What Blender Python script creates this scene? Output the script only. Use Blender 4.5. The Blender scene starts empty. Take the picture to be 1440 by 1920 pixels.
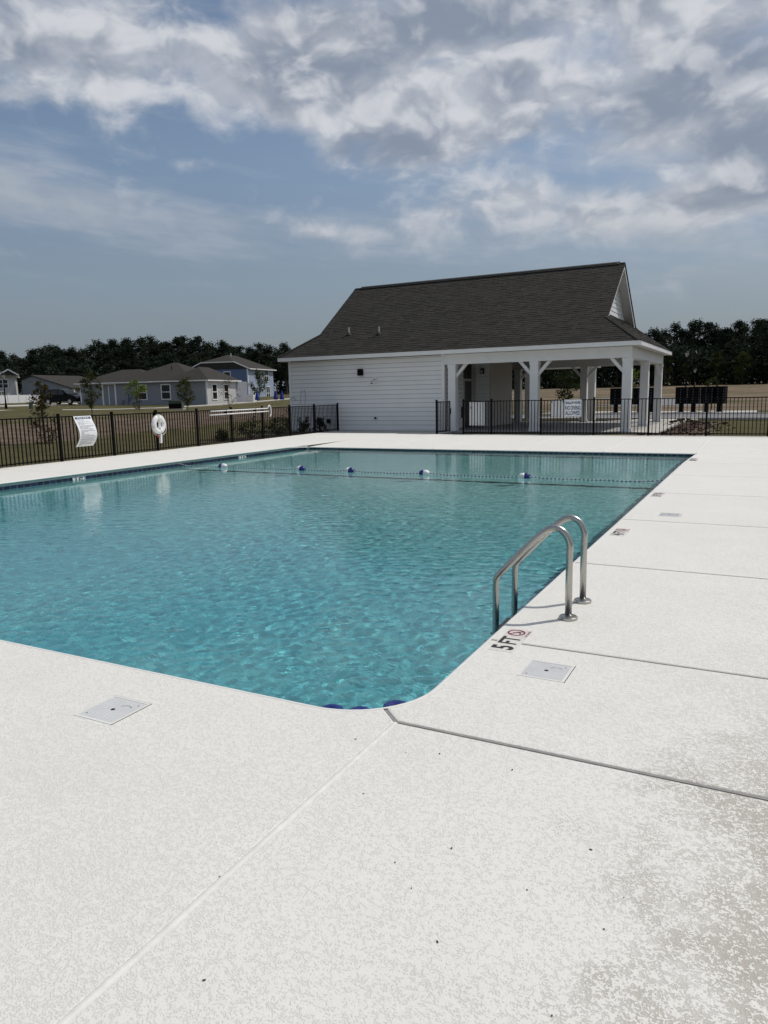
import bpy, bmesh, math, random
from mathutils import Vector, Matrix, noise

R = random.Random(7)
C = bpy.context.scene.collection
sc = bpy.context.scene

# ------------------------------------------------------------------ camera
CAMH = 1.55
_p, _r, _y = 0.159420427, -0.0201386294, -0.481234171
def _cam_axes():
    cy, sy = math.cos(_y), math.sin(_y)
    W = Matrix(((cy, -sy, 0), (sy, cy, 0), (0, 0, 1)))
    B = Matrix(((1, 0, 0), (0, 0, -1), (0, 1, 0)))
    cp, sp = math.cos(_p), math.sin(_p)
    P = Matrix(((1, 0, 0), (0, cp, -sp), (0, sp, cp)))
    cr, sr = math.cos(_r), math.sin(_r)
    Q = Matrix(((cr, -sr, 0), (sr, cr, 0), (0, 0, 1)))
    return Q @ P @ B @ W
_M = _cam_axes()
cam = bpy.data.cameras.new('camera')
cam.sensor_fit = 'VERTICAL'; cam.sensor_height = 36.0; cam.sensor_width = 27.0
cam.lens = 1363.567 / 1920 * 36.0
cam.clip_start = 0.05; cam.clip_end = 3000
co = bpy.data.objects.new('camera', cam); C.objects.link(co)
rx, up, bk = Vector(_M[0]), -Vector(_M[1]), -Vector(_M[2])
co.matrix_world = Matrix(((rx.x, up.x, bk.x, 0), (rx.y, up.y, bk.y, 0), (rx.z, up.z, bk.z, CAMH), (0, 0, 0, 1)))
sc.camera = co
sc.render.resolution_x, sc.render.resolution_y = 768, 1024

# ------------------------------------------------------------------ sun, view
SUN = Vector((0.44, 0.48, 1.0)).normalized()
sl = bpy.data.lights.new('sun', 'SUN'); sl.energy = 2.7; sl.angle = math.radians(0.55); sl.color = (1.0, 0.955, 0.89); sl.cycles.is_caustics_light = True
so = bpy.data.objects.new('sun', sl); C.objects.link(so)
so.rotation_euler = SUN.to_track_quat('Z', 'Y').to_euler(); so.location = (30, 33, 70)
sc.view_settings.view_transform = 'Standard'; sc.view_settings.look = 'None'
sc.view_settings.exposure = 0.0; sc.view_settings.gamma = 1.0; sc.view_settings.use_curve_mapping = False
sc.cycles.max_bounces = 8; sc.cycles.transparent_max_bounces = 16; sc.cycles.use_denoising = True
sc.cycles.caustics_reflective = False; sc.cycles.caustics_refractive = True

# ------------------------------------------------------------------ node helper
class NT:
    def __init__(s, tree):
        s.t = tree; s.n = tree.nodes; s.l = tree.links; s.n.clear()
    def __call__(s, kind, props=None, **ins):
        nd = s.n.new(kind)
        for k, v in (props or {}).items(): setattr(nd, k, v)
        for k, v in ins.items():
            key = int(k[1:]) if k[0] == 'i' and k[1:].isdigit() else k.replace('_', ' ')
            s.put(nd.inputs[key], v)
        return nd
    def put(s, sock, v):
        if isinstance(v, bpy.types.Node): s.l.new(v.outputs[0], sock)
        elif isinstance(v, bpy.types.NodeSocket): s.l.new(v, sock)
        elif hasattr(sock.default_value, '__len__') and isinstance(v, (tuple, list)) and len(v) == 3 and len(sock.default_value) == 4: sock.default_value = (*v, 1)
        else: sock.default_value = v
    def m(s, op, a, b=0.0, c=None, clamp=False):
        nd = s.n.new('ShaderNodeMath'); nd.operation = op; nd.use_clamp = clamp
        s.put(nd.inputs[0], a); s.put(nd.inputs[1], b)
        if c is not None: s.put(nd.inputs[2], c)
        return nd.outputs[0]
    def ramp(s, v, lo, hi, a=0.0, b=1.0, interp='SMOOTHSTEP'):
        nd = s.n.new('ShaderNodeMapRange'); nd.interpolation_type = interp
        s.put(nd.inputs[0], v)
        for i, x in enumerate((lo, hi, a, b)): s.put(nd.inputs[i + 1], x)
        return nd.outputs[0]
    def mix(s, f, a, b, blend='MIX'):
        nd = s.n.new('ShaderNodeMix'); nd.data_type = 'RGBA'; nd.blend_type = blend
        s.put(nd.inputs[0], f); s.put(nd.inputs[6], a); s.put(nd.inputs[7], b)
        return nd.outputs[2]
    def noise(s, vec, scale, detail=4, rough=0.55, dim='3D', dist=0.0):
        nd = s.n.new('ShaderNodeTexNoise'); nd.noise_dimensions = dim
        s.put(nd.inputs['Vector'], vec); nd.inputs['Scale'].default_value = scale
        nd.inputs['Detail'].default_value = detail; nd.inputs['Roughness'].default_value = rough
        nd.inputs['Distortion'].default_value = dist
        return nd.outputs[0]
    def vscale(s, vec, xyz):
        nd = s.n.new('ShaderNodeMapping'); s.put(nd.inputs['Vector'], vec); nd.inputs['Scale'].default_value = xyz
        return nd.outputs[0]

# ------------------------------------------------------------------ world: hazy sky with broken cloud
w = bpy.data.worlds.new('World'); sc.world = w; w.use_nodes = True
def build_world():
    g = NT(w.node_tree)
    out = g('ShaderNodeOutputWorld')
    sky = g('ShaderNodeTexSky', dict(sky_type='NISHITA', sun_disc=False))
    sky.sun_elevation = math.asin(SUN.z); sky.sun_rotation = math.atan2(SUN.x, SUN.y)
    sky.altitude = 10; sky.air_density = 1.0; sky.dust_density = 1.6; sky.ozone_density = 1.6
    tc = g('ShaderNodeTexCoord')
    sep = g('ShaderNodeSeparateXYZ', Vector=tc.outputs['Generated'])
    x, y, z = sep.outputs
    az = g.m('MULTIPLY', g.m('ARCTAN2', x, y), 57.29578)
    el = g.m('MULTIPLY', g.m('ARCSINE', z), 57.29578)
    ang = g('ShaderNodeCombineXYZ', X=g.m('MULTIPLY', az, 0.045), Y=g.m('MULTIPLY', el, 0.072), Z=0.0).outputs[0]
    blobs = [  # azimuth, elevation, half widths (degrees), weight
        (-27, 23.4, 11, 3.4, .40), (-13, 26.5, 13, 3.2, .46), (-37, 22.6, 7, 2.6, .40), (-35, 20.6, 11, 1.7, .36), (-4.5, 21.0, 7.0, 4.2, .46), (-2, 16, 7.5, 3.2, .50), (-23.5, 17.8, 7.5, 2.6, .52), (-17.5, 20.5, 6, 3, .34),
        (-54, 22.6, 9, 2.6, .58), (-50, 25.8, 6, 1.3, .32), (-17, 14.3, 2.6, 1.0, .30), (-9, 12.0, 9, 1.4, .30), (-26, 11.6, 8, 1.3, .22),
        (-32.5, 11.9, 1.8, .55, .30), (-40.3, 16.0, 2.6, .9, .26), (-52, 19.4, 2.2, .6, .28), (-46, 20.3, 1.8, .8, .2), (-42, 16, 6, 2.2, -.16), (-40, 10, 12, 2.6, -.22), (-15, 17.4, 4.5, 1.2, -.22), (-12.5, 22.5, 3.5, .9, -.2), (-4, 26, 1.8, 1.2, -.3), (-22, 9, 25, 1.6, -.14), (-1, 12.6, 10, 1.8, .40), (-20, 13.2, 8, 1.0, .2), (-6, 23.5, 5, 2, .2)]
    cov = None
    for a0, e0, a, b, wt in blobs:
        u = g.m('MULTIPLY', g.m('SUBTRACT', az, a0), 1 / a); v = g.m('MULTIPLY', g.m('SUBTRACT', el, e0), 1 / b)
        q = g.m('MULTIPLY_ADD', u, u, g.m('MULTIPLY', v, v))
        wv = g.m('MULTIPLY', g.m('POWER', .3679, q), wt)
        cov = wv if cov is None else g.m('ADD', cov, wv)
    # the rest of the sky, outside this stretch: the same kind of broken cloud
    rest = g.m('MULTIPLY', g.ramp(g.noise(ang, 0.9, 2, .5), .40, .62), .5)
    away = g.ramp(g.m('ABSOLUTE', g.m('SUBTRACT', az, -27.6)), 30, 40)
    high = g.ramp(el, 28, 36)
    cov = g.m('ADD', cov, g.m('MULTIPLY', rest, g.m('MAXIMUM', away, high)))
    warp = g('ShaderNodeVectorMath', dict(operation='ADD'), i0=ang, i1=g('ShaderNodeVectorMath', dict(operation='SCALE'), i0=g('ShaderNodeTexNoise', Vector=ang, Scale=3.2, Detail=2.0).outputs['Color'], Scale=0.20).outputs[0]).outputs[0]
    warp2 = g('ShaderNodeVectorMath', dict(operation='ADD'), i0=warp, i1=(0.030, 0.075, 0.0)).outputs[0]
    n1 = g.noise(warp, 4.4, 7, .55)
    n2 = g.noise(warp2, 4.4, 3, .5)
    d1 = g.m('MULTIPLY_ADD', g.m('SUBTRACT', n1, .5), 1.3, cov)
    d2 = g.m('MULTIPLY_ADD', g.m('SUBTRACT', n2, .5), 1.3, cov)
    alpha = g.ramp(d1, .04, .54)
    thick = g.ramp(d1, .26, .80)
    lit = g.ramp(g.m('SUBTRACT', d1, d2), -.10, .24)
    # thin streaks
    st = g('ShaderNodeVectorRotate', dict(rotation_type='Z_AXIS'), Vector=ang, Angle=.16)
    wis = g.noise(g.vscale(st.outputs[0], (1.0, 3.4, 1)), 2.2, 4, .60)
    wcov = None
    for a0, e0, a, b, wt in ((-52, 13.2, 13, 1.9, .42), (-58, 15.6, 8, 1.5, .35), (-28, 11.3, 12, 1.6, .26), (-9, 12.2, 10, 1.8, .34), (-20, 24, 22, 5, .22), (-4, 9.5, 14, 3.0, .22), (-8, 18, 12, 4, .25)):
        u = g.m('MULTIPLY', g.m('SUBTRACT', az, a0), 1 / a); v = g.m('MULTIPLY', g.m('MULTIPLY_ADD', g.m('SUBTRACT', az, a0), .075, g.m('SUBTRACT', el, e0)), 1 / b)
        wv = g.m('MULTIPLY', g.m('POWER', .3679, g.m('MULTIPLY_ADD', u, u, g.m('MULTIPLY', v, v))), wt)
        wcov = wv if wcov is None else g.m('ADD', wcov, wv)
    wcov = g.m('ADD', wcov, g.m('MULTIPLY', g.m('MAXIMUM', away, high), .14))
    veil = g.m('MULTIPLY', g.ramp(g.m('ADD', wcov, g.m('MULTIPLY', g.m('SUBTRACT', wis, .5), .9)), .02, .55), .60)
    dk = None
    for a0, e0, a, b, wt in ((-20, 25.0, 9, 1.5, .42), (-30, 22.4, 6, .8, .2), (-3.5, 20.4, 5.5, 1.9, .45), (-.5, 15.6, 7, 1.7, .5), (-27, 17.2, 5, 1.3, .45), (-55, 21.6, 8, .9, .25), (-10, 18.6, 5, 1.3, .35)):
        u = g.m('MULTIPLY', g.m('SUBTRACT', az, a0), 1 / a); v = g.m('MULTIPLY', g.m('SUBTRACT', el, e0), 1 / b)
        wv = g.m('MULTIPLY', g.m('POWER', .3679, g.m('MULTIPLY_ADD', u, u, g.m('MULTIPLY', v, v))), wt)
        dk = wv if dk is None else g.m('ADD', dk, wv)
    dk = g.m('ADD', dk, g.m('MULTIPLY', g.m('MULTIPLY', g.m('MAXIMUM', away, high), thick), .5))
    inner = g.noise(g('ShaderNodeVectorMath', dict(operation='ADD'), i0=warp, i1=(3.1, 1.7, 0.0)).outputs[0], 5.2, 4, .55)
    tone = g.m('ADD', g.m('ADD', dk, g.m('MULTIPLY', g.m('SUBTRACT', inner, .5), -1.15)), g.m('MULTIPLY_ADD', thick, .34, -.08))
    tone = g.m('SUBTRACT', tone, g.m('MULTIPLY', g.m('SUBTRACT', lit, .4), .62))
    ccol = g.mix(g.ramp(tone, -.24, .74), (.65, .665, .70), (.245, .29, .37))
    lowmix = g.ramp(el, 3, 17, .60, 0.0)
    ccol = g.mix(lowmix, ccol, (.24, .275, .33))
    a1 = g.m('MULTIPLY', alpha, .93)
    cl = g.m('SUBTRACT', 1.0, g.m('MULTIPLY', g.m('SUBTRACT', 1.0, a1), g.m('SUBTRACT', 1.0, veil)))
    cl = g.m('MULTIPLY', cl, g.ramp(el, 3.0, 10))
    ccol = g.mix(g.m('MULTIPLY', veil, g.m('SUBTRACT', 1.0, a1)), ccol, (.40, .425, .47))
    # grey haze low down
    hz = g.ramp(el, 1, 17, .86, 0.0, 'LINEAR')
    b1 = g('ShaderNodeBackground', Color=g.mix(1.0, sky.outputs[0], (1.03, 1.0, .95), 'MULTIPLY'), Strength=0.096)
    b3 = g('ShaderNodeBackground', Color=(.178, .214, .272, 1), Strength=1.0)
    b2 = g('ShaderNodeBackground', Color=ccol, Strength=1.0)
    base = g('ShaderNodeMixShader', i0=hz, i1=b1, i2=b3)
    g.put(out.inputs[0], g('ShaderNodeMixShader', i0=cl, i1=base, i2=b2))
build_world()
w.cycles.sampling_method = 'MANUAL'; w.cycles.sample_map_resolution = 256

# ------------------------------------------------------------------ materials
MATS = {}
def newmat(name):
    m = bpy.data.materials.new(name); m.use_nodes = True
    g = NT(m.node_tree); MATS[name] = m
    return g
def simple(name, col, rough=.6, metal=0.0, var=0.12, scale=3.0, bump=0.0, bscale=40, spec=.5, attr=False, coat=0.0):
    g = newmat(name)
    tc = g('ShaderNodeTexCoord').outputs['Object']
    n = g.noise(tc, scale, 6, .6)
    f = g.ramp(n, .3, .7, 1 - var, 1 + var, 'LINEAR')
    c = g.mix(1.0, (*col, 1), f, 'MULTIPLY')
    if attr:
        a = g('ShaderNodeAttribute', dict(attribute_name='tone'))
        c = g.mix(1.0, c, a.outputs['Color'], 'MULTIPLY')
    b = g('ShaderNodeBsdfPrincipled', Base_Color=c, Roughness=g.ramp(n, .3, .7, max(.02, rough - .06), min(1, rough + .06), 'LINEAR'), Metallic=metal)
    b.inputs['Specular IOR Level'].default_value = spec
    if coat: b.inputs['Coat Weight'].default_value = coat
    if bump:
        bp = g('ShaderNodeBump', Height=g.noise(tc, bscale, 5, .6), Strength=.6, Distance=bump); g.put(b.inputs['Normal'], bp)
    g('ShaderNodeOutputMaterial', Surface=b)
    return MATS[name]

def deck_mat():
    g = newmat('deck')
    P = g('ShaderNodeNewGeometry').outputs['Position']
    big = g.noise(P, .42, 4, .55)
    mid = g.noise(P, 2.3, 4, .6)
    wn = g('ShaderNodeVectorMath', dict(operation='ADD'), i0=P, i1=g('ShaderNodeVectorMath', dict(operation='SCALE'), i0=g('ShaderNodeTexNoise', Vector=P, Scale=30.0, Detail=2.0).outputs['Color'], Scale=.014).outputs[0]).outputs[0]
    k1 = g.noise(wn, 150, 3, .6)
    k2 = g.noise(wn, 60, 3, .55)
    sp = g.m('ADD', g.m('MULTIPLY', k1, .52), g.m('MULTIPLY', k2, .48))
    # worn, thinner knock-down coat on the sunny right-hand side of the deck
    sx = g('ShaderNodeSeparateXYZ', Vector=P).outputs
    wear = g.m('MULTIPLY', g.ramp(g.m('ADD', sx[0], g.m('ADD', g.m('MULTIPLY', g.m('SUBTRACT', mid, .5), 1.5), g.m('MULTIPLY', g.m('SUBTRACT', g.noise(P, 5.5, 3, .6), .5), .9))), -.60, .22), g.ramp(g.m('ADD', sx[1], g.m('MULTIPLY', g.m('SUBTRACT', mid, .5), .8)), 2.6, 4.4, 1.0, .12))
    thr = g.m('ADD', g.m('ADD', .455, g.m('MULTIPLY', g.m('SUBTRACT', big, .5), .16)), g.m('MULTIPLY', wear, .062))
    plat = g.ramp(g.m('SUBTRACT', sp, thr), -.022, .022)
    edge = g.m('MULTIPLY', g.ramp(g.m('ABSOLUTE', g.m('SUBTRACT', g.m('SUBTRACT', sp, thr), -.008)), .0, .022, 1.0, 0.0), 1.0)
    low = g.mix(wear, (.705, .694, .645), (.44, .415, .365))
    col = g.mix(plat, low, g.mix(g.ramp(mid, .3, .7), (.738, .727, .675), (.718, .707, .656)))
    col = g.mix(g.m('MULTIPLY', edge, g.m('ADD', .045, g.m('MULTIPLY', wear, .42))), col, (.30, .28, .25))
    # faint tannin staining
    st = g.ramp(g.noise(P, .9, 6, .65), .56, .74)
    col = g.mix(g.m('MULTIPLY', st, .12), col, (.58, .54, .47))
    speck = g.ramp(g.noise(P, 105, 1, .5), .86, .88)
    col = g.mix(g.m('MULTIPLY', speck, .85), col, (.10, .085, .07))
    h = g.m('ADD', g.m('MULTIPLY', plat, .45), g.m('ADD', g.m('MULTIPLY', k1, .8), g.m('MULTIPLY', k2, .9)))
    bp = g('ShaderNodeBump', Height=h, Strength=.8, Distance=.0024)
    b = g('ShaderNodeBsdfPrincipled', Base_Color=col, Roughness=g.mix(plat, (.80, .80, .80), (.74, .74, .74)), Normal=bp)
    b.inputs['Specular IOR Level'].default_value = .25
    g('ShaderNodeOutputMaterial', Surface=b)
deck_mat()

def water_mat():
    g = newmat('water')
    P = g('ShaderNodeNewGeometry').outputs['Position']
    rt = g('ShaderNodeVectorRotate', dict(rotation_type='Z_AXIS'), Vector=P, Angle=.45).outputs[0]
    v1 = g.vscale(rt, (.62, 1.3, 1))
    b_ = g.noise(v1, 8.5, 2, .5, dist=.4)
    c = g.noise(v1, 19, 2, .5, dist=.5)
    d_ = g.noise(v1, 42, 1, .5)
    gust = g.ramp(g.noise(P, .35, 3, .5), .32, .66, .75, 1.25)
    h = g.m('MULTIPLY', g.m('ADD', g.m('ADD', g.m('MULTIPLY', b_, .55), g.m('MULTIPLY', c, .75)), g.m('MULTIPLY', d_, .22)), gust)
    xx = g('ShaderNodeSeparateXYZ', Vector=P).outputs
    calm = g.m('MULTIPLY', g.ramp(xx[0], -12.6, -8.2, .42, 1.0), g.ramp(xx[1], 11.0, 16.5, 1.0, .5))
    bp = g('ShaderNodeBump', Height=g.m('MULTIPLY', h, calm), Strength=1.0, Distance=.0022)
    yy = g('ShaderNodeSeparateXYZ', Vector=P).outputs[1]
    tint = g.mix(g.ramp(yy, 4.0, 14.5), (.348, .70, .742), (.60, .835, .82))   # deep end absorbs more
    fr = g('ShaderNodeFresnel', IOR=1.333, Normal=bp)
    gl = g('ShaderNodeBsdfGlossy', Color=(1, 1, 1, 1), Roughness=.02, Normal=bp)
    rf = g('ShaderNodeBsdfRefraction', Color=tint, Roughness=.0, IOR=1.333, Normal=bp)
    s = g('ShaderNodeMixShader', i0=fr, i1=rf, i2=gl)
    g('ShaderNodeOutputMaterial', Surface=s)
water_mat()

def plaster_mat():
    g = newmat('plaster')
    P = g('ShaderNodeNewGeometry').outputs['Position']
    n1 = g.noise(P, 13, 5, .65, dist=.6); n2 = g.noise(P, 4.5, 4, .6, dist=.4)
    f = g.ramp(g.m('ADD', g.m('MULTIPLY', n1, .65), g.m('MULTIPLY', n2, .35)), .40, .62)
    col = g.mix(f, (.50, .62, .66), (.84, .88, .87))  # pale and dark mottling: ripple light put into the plaster colour
    g('ShaderNodeOutputMaterial', Surface=g('ShaderNodeBsdfPrincipled', Base_Color=col, Roughness=.7))
plaster_mat()

def ground_mat():
    g = newmat('ground')
    P = g('ShaderNodeNewGeometry').outputs['Position']
    dirt = g('ShaderNodeAttribute', dict(attribute_name='zone')).outputs['Color']
    sep = g('ShaderNodeSeparateColor', Color=dirt).outputs
    n = g.noise(P, 1.1, 6, .65); n2 = g.noise(P, .12, 4, .6); n3 = g.noise(P, 9, 5, .7)
    grass = g.mix(g.ramp(n, .35, .68), (.085, .080, .034), (.150, .128, .062))
    grass = g.mix(g.ramp(n3, .3, .7, .0, .6), grass, (.075, .07, .03))
    soil = g.mix(g.ramp(n, .3, .7), (.105, .072, .050), (.21, .165, .12))
    fld = g.mix(g.ramp(g.noise(g.vscale(P, (.25, 1, 1)), .5, 6, .65), .35, .65), (.125, .092, .058), (.235, .185, .128))
    fld = g.mix(g.m('MULTIPLY', g.ramp(g.noise(g.vscale(P, (.3, 1, 1)), .22, 5, .6), .52, .66), .8), fld, (.075, .085, .03))
    c = g.mix(g.ramp(g.m('ADD', sep[0], g.m('MULTIPLY', g.m('SUBTRACT', n, .5), 1.1)), .38, .62), grass, soil)
    c = g.mix(g.ramp(g.m('ADD', sep[1], g.m('MULTIPLY', g.m('SUBTRACT', n, .5), .7)), .4, .6), c, fld)
    c = g.mix(g.ramp(g.m('ADD', sep[2], g.m('MULTIPLY', g.m('SUBTRACT', n3, .5), .7)), .4, .6), c, g.mix(n3, (.018, .012, .008), (.075, .052, .036)))
    bp = g('ShaderNodeBump', Height=g.m('ADD', n3, n), Strength=1.0, Distance=.12)
    b = g('ShaderNodeBsdfPrincipled', Base_Color=c, Roughness=.95, Normal=bp); b.inputs['Specular IOR Level'].default_value = .1
    g('ShaderNodeOutputMaterial', Surface=b)
ground_mat()

def leaf_mat(name, a, b, trans=.25):
    g = newmat(name)
    at = g('ShaderNodeAttribute', dict(attribute_name='tone')).outputs['Color']
    col = g.mix(g('ShaderNodeSeparateColor', Color=at).outputs[0], (*a, 1), (*b, 1))
    d = g('ShaderNodeBsdfDiffuse', Color=col); t = g('ShaderNodeBsdfTranslucent', Color=col)
    g('ShaderNodeOutputMaterial', Surface=g('ShaderNodeMixShader', i0=trans, i1=d, i2=t))
leaf_mat('pine_leaf', (.014, .022, .018), (.046, .060, .038), .16)
leaf_mat('broad_leaf', (.024, .034, .012), (.080, .092, .030), .3)
leaf_mat('young_leaf', (.030, .042, .012), (.085, .090, .030), .3)
leaf_mat('lime_leaf', (.085, .14, .025), (.20, .26, .06), .35)
leaf_mat('rust_leaf', (.060, .040, .028), (.125, .090, .055), .2)
leaf_mat('dry_leaf', (.045, .042, .022), (.115, .085, .045), .2)
leaf_mat('shrub_leaf', (.014, .022, .010), (.045, .058, .022), .2)
simple('bark', (.075, .058, .045), .9, var=.4, scale=8)

simple('white_paint', (.74, .745, .74), .5, var=.035, scale=2)
simple('siding', (.72, .725, .725), .45, var=.03, scale=1.5, attr=True)
simple('soffit', (.66, .655, .64), .6, var=.03)
simple('shingle', (.038, .036, .0325), .95, var=.30, scale=14, attr=True, spec=.2, bump=.004, bscale=60)
simple('roof_edge', (.03, .028, .026), .8)
simple('house_roof', (.042, .039, .034), .92, var=.30, scale=5, spec=.2)
simple('black_metal', (.0035, .0035, .004), .5, var=.2, scale=9, spec=.09)
simple('steel', (.44, .43, .405), .27, metal=1.0, var=.08, scale=18)
simple('tile_blue', (.010, .018, .058), .12, var=.35, scale=1.3, attr=True)
simple('grout', (.50, .53, .52), .8)
simple('cream_tile', (.70, .675, .615), .3, var=.03)
simple('pink_tile', (.70, .61, .59), .3, var=.03)
simple('print_black', (.022, .020, .018), .5)
simple('print_red', (.17, .018, .03), .5)
simple('print_navy', (.012, .03, .12), .5)
simple('print_grey', (.22, .23, .26), .6)
simple('sign_white', (.78, .79, .80), .35, var=.02)
simple('plastic_white', (.80, .80, .79), .35, var=.03)
simple('lid_plastic', (.635, .638, .632), .5, var=.05, scale=9)
simple('lid_frame', (.69, .685, .65), .6, var=.05)
simple('skim_coat', (.70, .69, .65), .75, var=.10, scale=16, bump=.002, bscale=90)
simple('coping_paint', (.72, .715, .68), .45, var=.05, scale=5)
simple('beam_cement', (.47, .50, .47), .8, var=.12, scale=4)
simple('pipe_grey', (.42, .42, .41), .6)
simple('dark_hole', (.012, .011, .01), .9)
simple('float_blue', (.008, .022, .16), .25, var=.1)
simple('rope_white', (.70, .70, .68), .8)
simple('rope_blue', (.05, .10, .20), .8)
simple('sealant', (.26, .255, .24), .8, var=.15, scale=20)
simple('concrete', (.44, .42, .38), .85, var=.12, scale=1.8, bump=.002)
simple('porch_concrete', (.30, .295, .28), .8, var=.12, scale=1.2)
simple('asphalt', (.17, .17, .175), .9, var=.16, scale=1.0, bump=.004)
simple('paint_blue', (.03, .12, .33), .6)
simple('vinyl_white', (.80, .80, .80), .4, var=.03)
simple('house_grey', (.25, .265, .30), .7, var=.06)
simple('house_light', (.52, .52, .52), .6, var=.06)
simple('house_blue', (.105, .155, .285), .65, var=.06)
simple('house_blue_sunlit', (.31, .37, .48), .65, var=.06)
simple('glass_dark', (.012, .014, .016), .1, spec=.45)
simple('car_paint', (.003, .003, .004), .25, spec=.15)
simple('rubber', (.015, .015, .015), .85)
simple('chrome', (.5, .5, .5), .2, metal=1.0)
simple('lamp_glass', (.55, .53, .48), .25, var=.05)
simple('transformer_green', (.05, .075, .05), .5)
simple('blue_fabric', (.012, .025, .22), .8)
simple('red_enamel', (.28, .02, .02), .5)
simple('mulch', (.055, .030, .020), .95, var=.5, scale=6, bump=.05, bscale=14)
simple('door_dark', (.012, .012, .013), .4)
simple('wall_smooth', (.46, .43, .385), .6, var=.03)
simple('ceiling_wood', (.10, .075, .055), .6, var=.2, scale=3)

# ------------------------------------------------------------------ mesh helpers
class MB:
    def __init__(s): s.v = []; s.f = []; s.t = []; s.tone = None
    def face(s, pts, tone=None):
        b = len(s.v); s.v += [tuple(p) for p in pts]; s.f.append(tuple(range(b, b + len(pts)))); s.t.append(tone)
    def box(s, x0, x1, y0, y1, z0, z1):
        b = len(s.v)
        s.v += [(x0, y0, z0), (x1, y0, z0), (x1, y1, z0), (x0, y1, z0), (x0, y0, z1), (x1, y0, z1), (x1, y1, z1), (x0, y1, z1)]
        s.f += [(b, b+3, b+2, b+1), (b+4, b+5, b+6, b+7), (b, b+1, b+5, b+4), (b+1, b+2, b+6, b+5), (b+2, b+3, b+7, b+6), (b+3, b, b+4, b+7)]; s.t += [None] * 6
        return s
    def bar(s, a, b_, w, h=None, upv=(0, 0, 1)):
        h = h or w; a = Vector(a); b_ = Vector(b_); d = (b_ - a).normalized(); u = Vector(upv)
        if abs(d.dot(u)) > .98: u = Vector((0, 1, 0))
        x = d.cross(u).normalized() * w / 2; z = x.cross(d).normalized() * h / 2
        k = len(s.v)
        for p in (a, b_):
            for sx, sz in ((-1, -1), (1, -1), (1, 1), (-1, 1)): s.v.append(tuple(p + x * sx + z * sz))
        s.f += [(k, k+1, k+2, k+3), (k+7, k+6, k+5, k+4), (k, k+4, k+5, k+1), (k+1, k+5, k+6, k+2), (k+2, k+6, k+7, k+3), (k+3, k+7, k+4, k)]; s.t += [None] * 6
        return s
    def tube(s, pts, r, n=10, cap=True, r2=None):
        pts = [Vector(p) for p in pts]; rings = []
        prev = None
        for i, p in enumerate(pts):
            d = (pts[min(i + 1, len(pts) - 1)] - pts[max(i - 1, 0)]).normalized()
            if prev is None:
                u = Vector((0, 0, 1)) if abs(d.z) < .9 else Vector((0, 1, 0))
                x = d.cross(u).normalized()
            else: x = (prev - d * prev.dot(d)).normalized()
            prev = x; z = x.cross(d).normalized()
            rr = r if r2 is None else r + (r2 - r) * i / (len(pts) - 1)
            if isinstance(r, (list, tuple)): rr = r[i]
            k = len(s.v); rings.append(k)
            for j in range(n):
                a = 2 * math.pi * j / n; s.v.append(tuple(p + x * rr * math.cos(a) + z * rr * math.sin(a)))
        for a, b in zip(rings, rings[1:]):
            for j in range(n):
                s.f.append((a + j, a + (j + 1) % n, b + (j + 1) % n, b + j)); s.t.append(None)
        if cap:
            s.f.append(tuple(rings[0] + j for j in range(n))[::-1]); s.t.append(None)
            s.f.append(tuple(rings[-1] + j for j in range(n))); s.t.append(None)
        return s
    def lathe(s, prof, c=(0, 0, 0), n=20):
        rings = []
        for r, z in prof:
            k = len(s.v); rings.append(k)
            for j in range(n):
                a = 2 * math.pi * j / n; s.v.append((c[0] + r * math.cos(a), c[1] + r * math.sin(a), c[2] + z))
        for a, b in zip(rings, rings[1:]):
            for j in range(n):
                s.f.append((a + j, a + (j + 1) % n, b + (j + 1) % n, b + j)); s.t.append(None)
        s.f.append(tuple(rings[0] + j for j in range(n))[::-1]); s.f.append(tuple(rings[-1] + j for j in range(n))); s.t += [None, None]
        return s
    def prism(s, poly, d):
        """closed polygon (3D points) thickened by vector d"""
        d = Vector(d); a = [Vector(p) for p in poly]; b = [p + d for p in a]
        s.face(a[::-1]); s.face(b)
        for i in range(len(a)):
            j = (i + 1) % len(a); s.face((a[i], a[j], b[j], b[i]))
        return s
    def mesh(s, name, smooth=False):
        m = bpy.data.meshes.new(name); m.from_pydata(s.v, [], s.f)
        if any(t is not None for t in s.t):
            at = m.attributes.new('tone', 'FLOAT_COLOR', 'CORNER'); buf = []
            for f, t in zip(s.f, s.t):
                t = 1.0 if t is None else t
                c = (t, t, t, 1.0) if not isinstance(t, tuple) else (*t, 1.0)
                buf += list(c) * len(f)
            at.data.foreach_set('color', buf)
        if smooth: m.polygons.foreach_set('use_smooth', [True] * len(m.polygons))
        m.update(); return m
    def build(s, name, mat, parent=None, smooth=False, fix=False, bevel=0):
        m = s.mesh(name, smooth)
        if fix or bevel:
            bm = bmesh.new(); bm.from_mesh(m)
            if bevel:
                bmesh.ops.remove_doubles(bm, verts=bm.verts, dist=1e-5)
                bmesh.ops.recalc_face_normals(bm, faces=bm.faces)
                bmesh.ops.bevel(bm, geom=[e for e in bm.edges if len(e.link_faces) == 2 and e.calc_face_angle(0) > .5], offset=bevel, segments=2, affect='EDGES', profile=.5)
            else: bmesh.ops.recalc_face_normals(bm, faces=bm.faces)
            bm.to_mesh(m); bm.free()
        return obj(name, m, mat, parent)
def obj(name, m, mat=None, parent=None):
    o = bpy.data.objects.new(name, m); C.objects.link(o)
    if mat and not m.materials: m.materials.append(MATS[mat])
    if parent: o.parent = parent
    return o
def tag(o, label=None, cat=None, group=None, kind=None):
    if label: o['label'] = label
    if cat: o['category'] = cat
    if group: o['group'] = group
    if kind: o['kind'] = kind
    return o
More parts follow.
